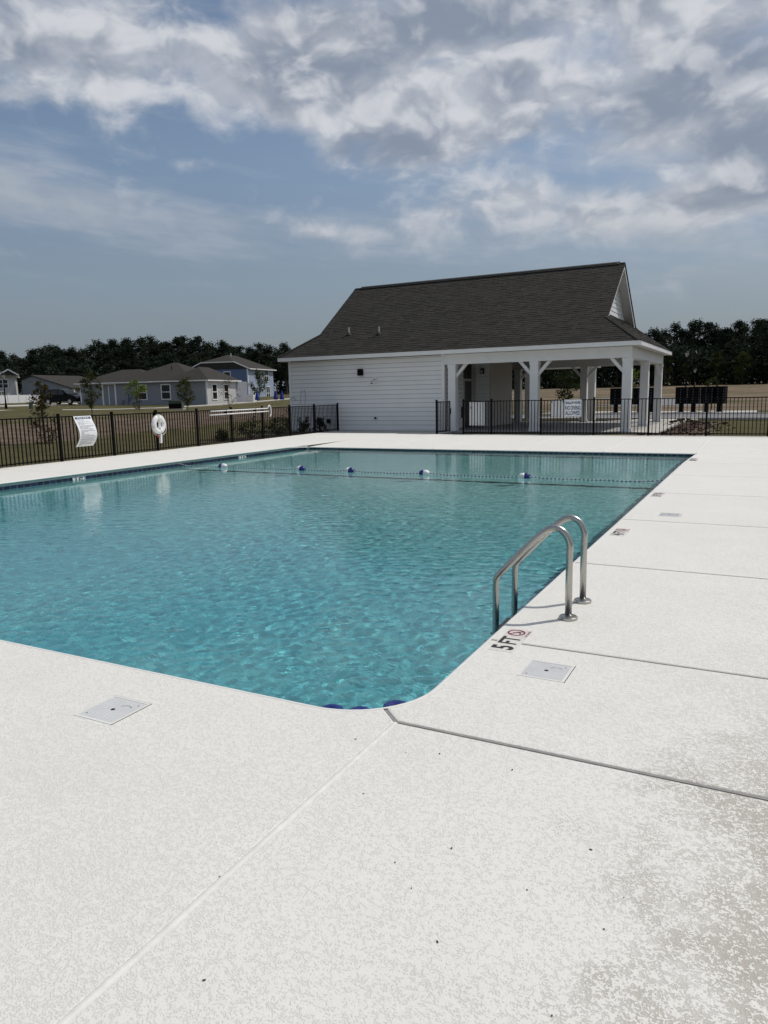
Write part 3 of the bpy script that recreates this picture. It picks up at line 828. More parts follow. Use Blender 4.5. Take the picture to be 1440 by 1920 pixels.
# ------------------------------------------------------------------ fences
def fence_x(y): return -16.22 - .06 * (y - 12.86)
def picket_mesh(h0, h1):
    return MB().box(-.011, .011, -.011, .011, h0, h1).mesh('picket')
def post_mesh(h):
    mb = MB().box(-.03, .03, -.03, .03, -.05, h)
    mb.box(-.036, .036, -.036, .036, h, h + .012); mb.box(-.026, .026, -.026, .026, h + .012, h + .022)
    return mb.mesh('post')
def fence_run(name, a, b, posts, h, label, step=.118, zg=-.02):
    """straight run of metal fence from a to b; posts = distances along it"""
    a = Vector((*a, zg)); b = Vector((*b, zg)); d = (b - a); L = d.length; d.normalize(); ang = math.atan2(d.y, d.x)
    t = empty(name, a, ang); tag(t, label, 'fence')
    pm, po = picket_mesh(.05, h - .03), post_mesh(h + .02)
    for s in posts: put(po, 'post', 'black_metal', t, (s, 0, 0))
    for s0, s1 in zip(posts, posts[1:]):
        n = round((s1 - s0) / step)
        for i in range(1, n): put(pm, 'picket', 'black_metal', t, (s0 + (s1 - s0) * i / n, R.uniform(-.001, .001), 0))
        for z in (h - .045, h - .22 if h > 9 else .09):
            MB().box(s0 + .028, s1 - .028, -.016, .016, z - .015, z + .015).build('rail', 'black_metal', t)
    return t
ya, yb = 7.3, 28.6
sy = [y for y in (7.3, 9.2, 11.08, 12.96, 14.82, 16.62, 18.56, 20.45, 22.42, 24.38, 26.38, 28.53)]
La = math.hypot(1, .06)
fence_run('pool_fence', (fence_x(ya), ya), (fence_x(yb), yb), [(y - ya) * La for y in sy], 1.22, 'long black metal picket fence along the left deck up to the white building')
fp = [-10.30, -9.17, -7.27, -5.37, -3.52, -1.70, .13, 1.96, 3.8, 5.6]
fence_run('pool_fence', (-10.30, 26.5), (5.6, 26.5), [x + 10.30 for x in fp], 1.31, 'black metal picket fence across the far deck in front of the open pavilion')
# gate standing open at the left end of the front fence
gt = empty('fence_gate', (-11.40, 26.45, -.02), math.radians(84)); tag(gt, 'black metal gate standing open beside the white siding wall', 'gate')
put(post_mesh(1.33), 'post', 'black_metal', gt)
gf = MB()
for s in (.06, 1.08): gf.box(s - .02, s + .02, -.02, .02, .06, 1.29)
for z in (.09, 1.26): gf.box(.08, 1.06, -.016, .016, z - .016, z + .016)
gf.build('gate_frame', 'black_metal', gt)
pm = picket_mesh(.1, 1.25)
for i in range(1, 8): put(pm, 'picket', 'black_metal', gt, (.06 + 1.02 * i / 8, 0, 0))
MB().box(1.10, 1.14, -.03, .03, .75, 1.0).build('latch', 'black_metal', gt)
lp = MB().box(-.05, .05, -.06, .06, 0, .42); lb = lp.build('gate_latch_box', 'black_metal'); lb.location = (-10.30, 26.43, .62)
tag(lb, 'black gate latch box on the fence post left of the blank white panel', 'gate latch')

# ------------------------------------------------------------------ signs on the fences
sg = empty('warning_sign', (-6.105, 26.455, .955)); tag(sg, 'white sign reading SHALLOW WATER NO DIVING ALLOWED on the front fence', 'sign')
MB().box(-.305, .305, -.004, .004, -.305, .305).build('panel', 'sign_white', sg)
bd = MB()
for s in (-1, 1):
    bd.box(s * .285 - .004, s * .285 + .004, -.0052, -.0042, -.29, .29); bd.box(-.28, .28, -.0052, -.0042, s * .286 - .004, s * .286 + .004)
bd.build('border', 'print_navy', sg)
for txt, z, s, sx in (('SHALLOW WATER', .185, .125, .50), ('NO DIVING', .0, .20, .50), ('ALLOWED', -.18, .20, .50)):
    m = text_mesh(txt, s, .006, 1.0); wdt = max(v.co.x for v in m.vertices) - min(v.co.x for v in m.vertices)
    m.transform(Matrix.Diagonal((.53 / wdt, 1, 1, 1))); put(m, 'lettering', 'print_navy', sg, (0, -.0056, z), (math.pi/2, 0, 0))
for x0, x1, z0, z1, lab in ((-6.93, -6.42, .66, 1.26, 'blank white panel behind the fence bars, beside the no diving sign'), (-10.08, -9.46, .33, 1.22, 'tall blank white panel behind the fence bars near the gate')):
    t = empty('sign_panel', ((x0 + x1) / 2, 26.54, (z0 + z1) / 2)); tag(t, lab, 'sign panel')
    MB().box(-(x1-x0)/2, (x1-x0)/2, -.003, .003, -(z1-z0)/2, (z1-z0)/2).build('panel', 'sign_white', t)
    for s in (-1, 1): MB().box(s*(x1-x0)*.4-.012, s*(x1-x0)*.4+.012, -.03, -.003, .2, .24).build('clip', 'black_metal', t)

def rules_sign():
    y0 = 13.68; t = empty('rules_notice', (fence_x(y0) + .05, y0, 1.16), math.radians(90 + 3.4))
    tag(t, 'curled white notice headed POOL RULES hanging on the left fence', 'sign')
    W, Hh = .60, .86
    def S(u, v):   # u across 0..1, v down 0..1 : sheet that bows off the fence and curls back at the foot
        s = v * Hh
        out = .03 + .185 * max(0, math.sin(math.pi * v ** 1.3))
        z = -s * .965 + .02 * v
        return Vector(((u - .5) * W, -out, z))
    def patch(u0, u1, v0, v1, lift, n=1, k=24):
        mb = MB(); g0 = None
        for j in range(k + 1):
            v = v0 + (v1 - v0) * j / k
            nrm = (S(0, min(1, v + .01)) - S(0, max(0, v - .01))).normalized().cross(Vector((1, 0, 0)))
            row = [S(u0 + (u1 - u0) * i / n, v) + nrm * lift for i in range(n + 1)]
            if g0:
                for i in range(n): mb.face((g0[i], g0[i+1], row[i+1], row[i]))
            g0 = row
        return mb
    a = patch(0, 1, 0, 1, .0, 8, 40); bk = patch(0, 1, 0, 1, -.002, 8, 40)
    a.v, a.f = a.v + bk.v, a.f + [tuple(i + len(a.v) for i in f[::-1]) for f in bk.f]; a.t += bk.t
    a.build('sheet', 'sign_white', t, smooth=True)
    patch(.06, .94, .035, .105, .0025, 2, 3).build('heading_band', 'print_navy', t)
    m = text_mesh('POOL RULES', .075, .002); wdt = max(v.co.x for v in m.vertices) - min(v.co.x for v in m.vertices); m.transform(Matrix.Diagonal((.40 / wdt, .72, 1, 1)))
    p0 = S(.5, .07); nrm = (S(0, .09) - S(0, .05)).normalized().cross(Vector((1, 0, 0)))
    ang = math.atan2(nrm.z, -nrm.y)
    put(m, 'heading', 'sign_white', t, p0 + nrm * .005, (math.pi/2 - ang, 0, 0))
    rr = random.Random(3); v = .145
    while v < .95:
        u = .10
        while u < .80:
            l = rr.uniform(.05, .22); patch(u, min(.92, u + l), v, v + .010, .003, 1, 2).build('text_line', 'print_grey', t); u += l + .02
            if rr.random() < .1: break
        v += .027 + (.014 if rr.random() < .28 else 0)
    for s in (-1, 1): MB().box(s * .27 - .01, s * .27 + .01, -.02, .02, -.03, -.005).build('clip', 'black_metal', t)
rules_sign()

def life_ring():
    y = 16.56; t = empty('life_ring', (fence_x(y) + .14, y, .80), math.radians(90 + 3.4))
    tag(t, 'white life ring with rope hung on the left fence', 'life ring')
    def torus(R0, r, n=44, k=16, flat=.8):
        mb = MB()
        for i in range(n):
            a = 2 * math.pi * i / n
            for j in range(k):
                b = 2 * math.pi * j / k; rr = R0 + r * math.cos(b); mb.v.append((rr * math.cos(a), r * flat * math.sin(b), rr * math.sin(a)))
        for i in range(n):
            for j in range(k):
                mb.f.append((i*k+j, ((i+1) % n)*k+j, ((i+1) % n)*k+(j+1) % k, i*k+(j+1) % k)); mb.t.append(None)
        return mb
    torus(.205, .088).build('ring_body', 'plastic_white', t, smooth=True)
    for a in (12, 102, 192, 282):
        mb = MB(); A = math.radians(a); rows = []
        for w in (-.03, .03):
            ring = []
            for j in range(16):
                b = 2 * math.pi * j / 16; rr = .205 + .0915 * math.cos(b)
                c = Vector((rr * math.cos(A), .0915 * .8 * math.sin(b), rr * math.sin(A))) + Vector((-math.sin(A), 0, math.cos(A))) * w; ring.append(c)
            rows.append(ring)
        for j in range(16): mb.face((rows[0][j], rows[1][j], rows[1][(j+1) % 16], rows[0][(j+1) % 16]))
        mb.build('band', 'rope_white', t, smooth=True)
    for a0, a1, sag in ((12, -78, .055), (-78, -168, .03), (102, 12, .012), (192, 102, .012)):
        pts = []
        for j in range(13):
            k = j / 12; A = math.radians(a0 + (a1 - a0) * k); rr = .298 + sag * math.sin(math.pi * k); pts.append((rr * math.cos(A), -.01, rr * math.sin(A) - sag * .5 * math.sin(math.pi * k)))
        MB().tube(pts, .007, 7).build('grab_line', 'rope_white', t, smooth=True)
    hk = MB(); hk.tube([(0, .12, .36), (0, .02, .37), (0, -.1, .32)], .012, 8); hk.box(-.03, .03, .06, .14, .28, .42); hk.build('hanger', 'black_metal', t)
    c = MB(); prev = []
    for i in range(90):
        k = i / 89; a = k * 2 * math.pi * 9; r = .045 * (1 - .5 * math.sin(k * math.pi * 1.0)) + .01; c.v; prev.append((r * math.cos(a), -.03 + .6 * r * math.sin(a), .11 - .22 * k))
    c.tube(prev, .014, 6); c.build('coiled_line', 'rope_white', t, smooth=True)
    MB().tube([(.0, .05, .30), (.01, -.06, .27), (.0, -.05, .12)], .008, 6).build('hanging_cord', 'rope_white', t)
    bg = MB().box(-.03, .04, -.07, .0, -.56, -.30); bo = bg.build('line_bag', 'plastic_white', t, bevel=.012); bo.location.x = .05; bo.rotation_euler.y = .08
    rg = MB().prism([(-.13, -.02, -.30), (-.02, -.02, -.36), (-.02, -.02, -.42), (-.10, -.02, -.37)], (0, .01, 0)); rg.build('warning_tag', 'red_enamel', t)
life_ring()

def rescue_pole():
    y0, y1 = 19.15, 22.72
    t = empty('rescue_pole', (fence_x(y0) + .09, y0, 1.0), math.radians(93.4)); tag(t, 'long white rescue pole with hook hung along the left fence', 'rescue pole')
    MB().tube([(0, 0, .0), (3.57, 0, .03)], .022, 10).build('lower_pole', 'plastic_white', t, smooth=True)
    MB().tube([(.04, 0, .125), (3.55, 0, .14)], .022, 10).build('upper_pole', 'plastic_white', t, smooth=True)
    pts = [(3.50, -.0, .145)]
    for j in range(15):
        a = math.radians(95 - j * 12.5); pts.append((3.62 + .11 * math.cos(a), -.01, .04 + .21 * math.sin(a)))
    MB().tube(pts, .024, 9).build('body_hook', 'plastic_white', t, smooth=True)
    for x in (.9, 2.7): MB().box(x - .015, x + .015, -.02, .09, -.03, .17).build('bracket', 'black_metal', t)
rescue_pole()

# ------------------------------------------------------------------ pool house
FY, EY, RY, BE = 28.65, 28.20, 33.15, 38.10          # facade, front eave, ridge, back eave
EXL, EXR, GXL, GXR = -20.1, -4.13, -18.66, -5.60      # eave ends, gable (rake) ends
EZ, PIT = 3.35, .71
RZ = EZ + PIT * (RY - EY)
ph = empty('pool_house', (-12, 33, 0)); tag(ph, 'white sided pool house with dark shingled gable roof and open columned pavilion', 'building')
PHO = Vector((-12, 33, 0))
def hb(mb, name, mat, parent=None, **k):
    mb.v = [(x + 12, y - 33, z) for x, y, z in mb.v] if (parent is None or parent is ph or True) else mb.v
    return mb.build(name, mat, parent or ph, **k)
# floor slab
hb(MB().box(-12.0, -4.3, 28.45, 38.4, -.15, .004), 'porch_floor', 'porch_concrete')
hb(MB().box(-19.9, -12.02, 28.68, 37.75, -.15, .06), 'foundation', 'concrete')
# walls (core) of the enclosed end
core = hb(MB().box(-19.80, -12.02, 28.70, 37.70, .06, 3.2), 'wall', 'siding')
EXPO = .19
def siding_run(axis_, lo, hi, pos, z0, z1, outward, parent, clip=None):
    """lapped boards; axis_ 'x' runs along X on plane Y=pos, 'y' runs along Y on plane X=pos; outward = sign of the face normal"""
    z = z0
    while z < z1 - .02:
        zt = min(z + EXPO, z1); mb = MB(); tone = R.uniform(.975, 1.02)
        L, H_ = (lo, hi) if clip is None else clip(z, zt)
        if clip is None: (l0, h0, l1, h1) = (lo, hi, lo, hi)
        else: (l0, h0, l1, h1) = clip(z, zt)
        if h0 - l0 < .05: break
        def P(u, o, zz): return (u, pos + o * outward, zz) if axis_ == 'x' else (pos + o * outward, u, zz)
        zg = zt - .011
        a, b, c, d = P(l0, .034, z), P(h0, .034, z), P(h1, .022, zg), P(l1, .022, zg)
        e, f = P(l0, .0, z), P(h0, .0, z); c2, d2 = P(h1, .0, zg), P(l1, .0, zg)
        fl = (axis_ == 'x') == (outward < 0)
        for q, tn in (((a, b, c, d), tone), ((e, f, b, a), tone), ((d, c, c2, d2), tone)): mb.face(q if fl else q[::-1], tn)
        hb(mb, 'siding_board', 'siding', parent)
        z = zt
def siding_clip(fn): return fn
siding_run('x', -19.72, -12.12, 28.70, .06, 3.16, -1, core)
siding_run('y', 28.80, 30.85, -12.02, .06, 3.05, 1, core)
siding_run('y', 28.8, 37.6, -19.80, .06, 3.16, -1, core)
for x0, x1, y0, y1 in ((-19.84, -19.72, 28.650, 28.78), (-12.12, -11.985, 28.650, 28.80)):
    hb(MB().box(x0, x1, y0, y1, .03, 3.17), 'corner_board', 'white_paint')
hb(MB().box(-19.78, -12.13, 28.664, 28.70, .0, .10), 'base_trim', 'white_paint')
# inner block with door and jut
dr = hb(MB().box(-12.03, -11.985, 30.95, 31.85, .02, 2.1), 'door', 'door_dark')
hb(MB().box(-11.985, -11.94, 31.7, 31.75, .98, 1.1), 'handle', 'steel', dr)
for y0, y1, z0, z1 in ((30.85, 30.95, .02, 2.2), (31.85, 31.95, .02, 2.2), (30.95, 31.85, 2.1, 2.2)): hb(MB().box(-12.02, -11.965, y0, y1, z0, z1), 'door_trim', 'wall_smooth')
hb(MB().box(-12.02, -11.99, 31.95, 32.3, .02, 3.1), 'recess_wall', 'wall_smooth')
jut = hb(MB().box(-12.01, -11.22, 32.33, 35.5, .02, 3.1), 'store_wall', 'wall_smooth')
siding_run('x', -11.95, -11.26, 32.33, .02, 3.05, -1, jut)
lt = hb(MB().box(-11.68, -11.52, 32.16, 32.30, 2.42, 2.66), 'wall_light', 'black_metal')
hb(MB().box(-11.65, -11.55, 32.12, 32.16, 2.45, 2.6), 'lens', 'lamp_glass', lt)
# beams and columns
hb(MB().box(-12.0, -4.47, 28.65, 28.97, 2.75, 3.16), 'front_beam', 'white_paint')
hb(MB().box(-4.80, -4.47, 28.98, 37.6, 2.75, 3.16), 'side_beam', 'white_paint')
hb(MB().box(-11.2, -4.47, 37.61, 37.92, 2.75, 3.16), 'rear_beam', 'white_paint')
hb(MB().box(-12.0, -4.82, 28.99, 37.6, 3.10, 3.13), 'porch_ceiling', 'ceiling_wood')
for i, x in enumerate((-4.62, -4.48)): pass
COLS = [(-11.66, 28.82), (-8.17, 28.82), (-4.64, 28.82), (-4.64, 33.25), (-4.64, 37.76), (-8.17, 37.76), (-11.6, 37.76), (-8.17, 39.7), (-11.6, 39.7)]
cm = MB().box(-.165, .165, -.165, .165, 0, 2.74)
cm.box(-.185, .185, -.185, .185, 0.0, .14); cm.box(-.182, .182, -.182, .182, 2.62, 2.745)
for x, y in COLS:
    mm = MB(); mm.v = list(cm.v); mm.f = list(cm.f); mm.t = list(cm.t)
    o = mm.build('column', 'white_paint', ph); o.location = Vector((x, y, .0)) - PHO
# rear entry porch on the last two columns
hb(MB().box(-12.0, -7.8, 37.94, 40.0, 2.75, 3.1), 'entry_beam', 'white_paint')
hb(MB().prism([(-12.3, 37.4, 3.12), (-7.5, 37.4, 3.12), (-9.9, 37.4, 4.4)], (0, 2.9, 0)), 'entry_roof', 'house_roof')
def brace(x, y, dx, dy):
    s = .46
    hb(MB().bar((x + dx * .10, y + dy * .10, 2.20), (x + dx * (.165 + s), y + dy * (.165 + s), 2.79), .115, .12), 'knee_brace', 'white_paint')
brace(-11.66, 28.82, 1, 0); brace(-8.17, 28.82, -1, 0); brace(-8.17, 28.82, 1, 0); brace(-4.64, 28.82, -1, 0)
brace(-4.64, 33.25, 0, 1); brace(-4.64, 37.76, 0, -1); brace(-8.17, 37.76, 1, 0); brace(-8.17, 37.76, -1, 0); brace(-11.6, 37.76, 1, 0)
# eave: fascia and soffit
fa = [(EXL, EXR, EY - .02, EY + .015), (EXL, EXR, BE - .015, BE + .02)]
for x0, x1, y0, y1 in fa: hb(MB().box(x0, x1, y0, y1, 3.165, 3.325), 'fascia', 'white_paint')
hb(MB().box(EXR - .015, EXR + .02, EY + .016, BE - .016, 3.165, 3.325), 'fascia', 'white_paint')
hb(MB().box(EXL - .02, EXL + .015, EY + .016, BE - .016, 3.165, 3.325), 'fascia', 'white_paint')
sf = MB(); sf.box(EXL + .02, EXR - .02, EY + .02, FY + .3, 3.172, 3.19); sf.box(EXL + .02, EXR - .02, BE - .5, BE - .02, 3.172, 3.19); sf.box(EXR - .7, EXR - .02, FY + .31, BE - .51, 3.172, 3.19); sf.box(EXL + .02, EXL + .6, FY + .31, BE - .51, 3.172, 3.19)
hb(sf, 'soffit', 'soffit')
# roof: planes under the shingles
D1 = GXL - EXL; 
def zr(y): return EZ + PIT * (y - EY)
roofm = MB(); t_ = .03
KY, KZ = EY + 1.47, EZ + PIT * 1.47
front = [(EXL, EY, EZ), (EXR, EY, EZ), (GXR, KY, KZ), (GXR, RY, RZ), (GXL, RY, RZ), (GXL, KY, KZ)]
roofm.prism([(x, y, z - .05) for x, y, z in front], (0, 0, .03))
back = [(x, 2 * RY - y, z) for x, y, z in front][::-1]
roofm.prism([(x, y, z - .05) for x, y, z in back], (0, 0, .03))
GWX = -6.0; tz = EZ + PIT * (EXR - GWX); ty = EY + (EXR - GWX)
rsk = [(EXR, EY, EZ), (EXR, BE, EZ), (GWX, 2 * RY - ty, tz), (GWX, ty, tz)]
roofm.prism([(x, y, z - .05) for x, y, z in rsk], (0, 0, .03))
GWL = -18.26; tzl = EZ + PIT * (GWL - EXL); tyl = EY + (GWL - EXL)
lsk = [(EXL, BE, EZ), (EXL, EY, EZ), (GWL, tyl, tzl), (GWL, 2 * RY - tyl, tzl)]
roofm.prism([(x, y, z - .05) for x, y, z in lsk], (0, 0, .03))
roof = hb(roofm, 'roof', 'roof_edge', fix=True)
def course_set(name, origin, along, upv, rng, length, expo=.146):
    """overlapping shingle tabs: origin at the eave, along = unit across, upv = unit up the slope, rng(s) = (lo, hi) across at slope distance s"""
    al, u = Vector(along), Vector(upv); nrm = al.cross(u).normalized(); mb = MB(); O = Vector(origin)
    s = 0.0; k = 0
    while s < length - .02:
        s1 = min(s + expo, length); a0, b0 = rng(s); a1, b1 = rng(s1)
        x = min(a0, a1) - R.uniform(0, .3)
        row = R.uniform(.96, 1.04)
        while x < max(b0, b1):
            wdt = R.choice((.16, .2, .25, .31, .36)); x1 = x + wdt
            def cl(v, lo, hi): return min(max(v, lo), hi)
            p0, p1 = cl(x, a0, b0), cl(x1 - .004, a0, b0); q0, q1 = cl(x, a1, b1), cl(x1 - .004, a1, b1)
            if p1 - p0 > .01 or q1 - q0 > .01:
                h = .014 + R.choice((0, 0, .007)); drop = R.uniform(0, .008); tone = row * R.choice((.80, .90, .96, 1.0, 1.05, 1.14)) * R.uniform(.96, 1.04)
                A = O + al * p0 + u * (s - drop) + nrm * h; B = O + al * p1 + u * (s - drop) + nrm * h
                Cc = O + al * q1 + u * (s1 + .01) + nrm * .006; D = O + al * q0 + u * (s1 + .01) + nrm * .006
                c = tuple(tone * v for v in (1.0, .985, .96))
                mb.face((A, B, Cc, D), c)
                mb.face((O + al * p0 + u * (s - drop) - nrm * .004, O + al * p1 + u * (s - drop) - nrm * .004, B, A), tuple(v * .6 for v in c))  # dark raw tab edge; shadow line under each course also put into its tone
            x = x1
        s = s1; k += 1
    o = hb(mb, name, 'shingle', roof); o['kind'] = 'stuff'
    return o
SL = math.sqrt(1 + PIT * PIT); LEN = (RY - EY) * SL; cs, sn = 1 / SL, PIT / SL
def fr_rng(s):
    dy = s * cs
    return (min(dy, D1 + 0) - .03, (EXR - EXL) - min(dy, EXR - GXR) + .03)
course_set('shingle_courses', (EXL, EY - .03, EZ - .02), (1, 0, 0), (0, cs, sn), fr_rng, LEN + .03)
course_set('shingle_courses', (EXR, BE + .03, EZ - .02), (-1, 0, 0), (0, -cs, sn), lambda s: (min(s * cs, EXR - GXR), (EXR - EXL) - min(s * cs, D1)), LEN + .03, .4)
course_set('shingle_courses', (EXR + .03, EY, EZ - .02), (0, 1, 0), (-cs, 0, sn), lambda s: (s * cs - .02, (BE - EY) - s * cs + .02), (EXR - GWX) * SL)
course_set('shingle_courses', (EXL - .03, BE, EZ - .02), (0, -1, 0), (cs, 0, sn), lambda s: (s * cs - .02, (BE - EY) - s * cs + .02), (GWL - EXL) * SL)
# ridge vent and hip caps
rv = MB(); x = GXL + .35
while x < GXR - .3:
    for sgn in (-1, 1):
        a = (x, RY, RZ + .075); b = (x + .3, RY, RZ + .075); c_ = (x + .3, RY + sgn * .17, RZ - .12 + .075); d_ = (x, RY + sgn * .17, RZ - .12 + .075)
        P4 = (a, b, c_, d_); rv.prism(P4 if sgn < 0 else P4[::-1], (0, 0, -.018))
    x += .298
rv.box(GXL + .35, GXR - .3, RY - .13, RY + .13, RZ - .09, RZ + .01)
hb(rv, 'ridge_vent', 'roof_edge', roof)
rc = MB()
for x0, x1 in ((GXL - .02, GXL + .35), (GXR - .3, GXR + .02)):
    for sgn in (-1, 1): rc.prism([(x0, RY, RZ + .025), (x1, RY, RZ + .025), (x1, RY + sgn * .15, RZ - .08), (x0, RY + sgn * .15, RZ - .08)], (0, 0, -.012))
hb(rc, 'ridge_cap', 'shingle', roof)
def hip_caps(a, b, n=16):
    a, b = Vector(a), Vector(b); mb = MB()
    side = (b - a).cross(Vector((0, 0, 1))).normalized()
    for i in range(n):
        p = a.lerp(b, i / n); q = a.lerp(b, (i + 1.15) / n)
        for s in (-1, 1):
            f = [p + Vector((0, 0, .035)), q + Vector((0, 0, .022)), q + side * s * .12 + Vector((0, 0, -.025)), p + side * s * .12 + Vector((0, 0, -.012))]
            mb.face(f if s < 0 else f[::-1], R.uniform(.7, 1.2))
    hb(mb, 'hip_cap', 'shingle', roof)
hip_caps((EXR + .02, EY - .02, EZ), (GXR, KY, KZ)); hip_caps((EXL - .02, EY - .02, EZ), (GXL, KY, KZ)); hip_caps((EXR + .02, BE + .02, EZ), (GXR, 2 * RY - KY, KZ))
# gables: siding, rake boards, soffit
def gable(xw, xr, out, zb):
    gw = hb(MB().prism([(xw, EY + (zb - EZ) / PIT, zb - .02), (xw, 2 * RY - EY - (zb - EZ) / PIT, zb - .02), (xw, RY, RZ - .07)], (-out * .05, 0, 0)), 'gable_wall', 'siding')
    def clip(z0, z1):
        y0 = EY + (z0 + .06 - EZ) / PIT; y1 = EY + (z1 + .06 - EZ) / PIT
        y1 = min(y1, RY)
        return (y0, 2 * RY - y0, y1, 2 * RY - y1)
    def run():
        z = zb + .02
        while z < RZ - .14:
            zt = min(z + EXPO, RZ - .07); l0, h0, l1, h1 = clip(z, zt); mb = MB(); t = R.uniform(.97, 1.03)
            q = [(xw + out * .026, l0, z), (xw + out * .026, h0, z), (xw + out * .008, h1, zt), (xw + out * .008, l1, zt)]
            mb.face(q if out > 0 else q[::-1], t); q2 = [(xw, l0, z), (xw, h0, z), (xw + out * .026, h0, z), (xw + out * .026, l0, z)]
            mb.face(q2 if out > 0 else q2[::-1], t); hb(mb, 'siding_board', 'siding', gw); z = zt
    run()
    for s in (-1, 1):
        yk = KY if s < 0 else 2 * RY - KY
        a = Vector((xr, yk, KZ)); b = Vector((xr, RY, RZ))
        q = [a + Vector((0, 0, -.045)), b + Vector((0, 0, -.045)), b + Vector((0, 0, -.235)), a + Vector((0, 0, -.235))]
        hb(MB().prism(q, (-out * .03, 0, 0)), 'rake_board', 'white_paint', fix=True)
        q = [a + Vector((-out * .031, 0, -.215)), b + Vector((-out * .031, 0, -.215)), Vector((xw, RY, RZ - .215)), Vector((xw, yk, KZ - .215))]
        hb(MB().prism(q, (0, 0, .015)), 'rake_soffit', 'soffit', fix=True)
        hb(MB().bar(a + Vector((out * .015, 0, -.028)), b + Vector((out * .015, 0, -.028)), .05, .025), 'drip_edge', 'roof_edge')
gable(GWX, GXR, 1, tz); gable(GWL, GXL, -1, tzl)
# vent pipes on the roof
for x, y, lab in ((-17.05, 29.55, 'nearer'), (-15.45, 29.45, '')):
    z = zr(y); o = hb(MB().tube([(x, y, z - .05), (x, y, z + .32)], .04, 14), 'vent_pipe', 'pipe_grey', smooth=False)
    hb(MB().lathe([(.13, z - .02), (.075, z + .07), (.055, z + .09)], (x, y, 0), 14), 'flashing', 'roof_edge', o)
# fixtures on the long wall
fx = hb(MB().box(-16.08, -15.86, 28.50, 28.68, 2.42, 2.70), 'wall_light', 'black_metal', bevel=.012)
sh = hb(MB().tube([(-15.28, 28.66, 2.20), (-15.28, 28.52, 2.22), (-15.30, 28.40, 2.16), (-15.30, 28.37, 2.08)], .014, 8), 'shower_arm', 'steel', smooth=True)
hb(MB().lathe([(.02, .03), (.06, .0), (.06, -.012)], (-15.30, 28.37, 2.06), 16), 'shower_rose', 'black_metal', sh)
hb(MB().box(-15.36, -15.14, 28.655, 28.668, 2.05, 2.34), 'shower_plate', 'lid_plastic', sh)
sv = hb(MB().box(-15.36, -15.20, 28.64, 28.665, .46, .66), 'shower_valve', 'lid_plastic')
hb(MB().lathe([(.045, 0), (.045, .05), (.02, .06)], (0, 0, 0), 12), 'valve_knob', 'black_metal', sv)
k_ = sv.children[0]; k_.data.transform(Matrix.Translation((-12, 33, 0))); k_.data.transform(Matrix.Rotation(math.pi/2, 4, 'X')); k_.data.transform(Matrix.Translation((-15.28 + 12, 28.63 - 33, .56)))
hb(MB().box(-17.78, -17.66, 28.58, 28.67, .32, .52), 'outlet_box', 'black_metal')
hs = MB()
hs.tube([(-19.62 + .14 * math.cos(a / 10), 28.62, 1.36 + .17 * math.sin(a / 10)) for a in range(0, 32)], .009, 6)
hs.tube([(-19.22, 28.62, 1.2), (-19.20, 28.62, 1.55), (-19.14, 28.62, 1.8), (-19.08, 28.62, 1.86)], .009, 6)
hs.tube([(-18.98, 28.62, 1.86), (-18.93, 28.62, 1.6), (-18.95, 28.62, 1.35), (-19.02, 28.62, 1.2)], .009, 6)
hb(hs, 'conduit', 'print_grey')

# ------------------------------------------------------------------ houses on the rise
def house(name, origin, ang, label):
    t = empty(name, origin, math.radians(ang)); tag(t, label, 'house'); return t
def hip_roof(t, u0, u1, v0, v1, ze, pitch, mat='house_roof', name='roof', gables=''):
    hw = (v1 - v0) / 2 if (v1 - v0) <= (u1 - u0) else (u1 - u0) / 2
    zt = ze + hw * pitch; mb = MB(); h = .12
    if (v1 - v0) <= (u1 - u0):
        a = (u0 + (0 if 'l' in gables else hw), (v0 + v1) / 2, zt); b = (u1 - (0 if 'r' in gables else hw), (v0 + v1) / 2, zt)
        c = [(u0, v0, ze), (u1, v0, ze), (u1, v1, ze), (u0, v1, ze)]
        fs = [(c[0], c[1], b, a), (c[1], c[2], b), (c[2], c[3], a, b), (c[3], c[0], a)]
    else:
        a = ((u0 + u1) / 2, v0 + (0 if 'f' in gables else hw), zt); b = ((u0 + u1) / 2, v1 - hw, zt)
        c = [(u0, v0, ze), (u1, v0, ze), (u1, v1, ze), (u0, v1, ze)]
        fs = [(c[0], c[1], a), (c[1], c[2], b, a), (c[2], c[3], b), (c[3], c[0], a, b)]
    for f in fs: mb.face(f)
    mb.face(c[::-1])
    o = mb.build(name, mat, t)
    fm = MB()
    for (p, q) in zip(c, c[1:] + c[:1]):
        fm.face(((p[0], p[1], ze - h), (q[0], q[1], ze - h), (q[0], q[1], ze + .004), (p[0], p[1], ze + .004)))
    fm.face([(x, y, ze - h) for x, y, z in c][::-1])
    fm.build('fascia', 'vinyl_white', o)
    return o
def window(t, u, z, wd, ht, face='f', pos=0.0, cols=2, trim=.11):
    """face f: on the plane v = pos looking at -v ; face r: on the plane u = pos looking at +u"""
    def M3(mb):
        if face == 'r': mb.v = [(pos - y, x, zz) for x, y, zz in mb.v]
        else: mb.v = [(x, pos + y, zz) for x, y, zz in mb.v]
        return mb
    fr = MB(); a, b = u - wd / 2, u + wd / 2
    fr.box(a - trim, a, -.06, .02, z - trim, z + ht + trim); fr.box(b, b + trim, -.06, .02, z - trim, z + ht + trim)
    fr.box(a, b, -.06, .02, z + ht, z + ht + trim); fr.box(a, b, -.06, .02, z - trim, z)
    fr.box(a, b, -.045, .02, z + ht / 2 - .04, z + ht / 2 + .04)
    if cols == 4: fr.box(u - .05, u + .05, -.05, .02, z, z + ht)
    o = M3(fr).build('window', 'vinyl_white', t, fix=True)
    for z0, z1 in ((z, z + ht / 2 - .04), (z + ht / 2 + .04, z + ht)):
        M3(MB().box(a, b, -.02, .01, z0, z1)).build('pane', 'glass_dark', o, fix=True)
    return o
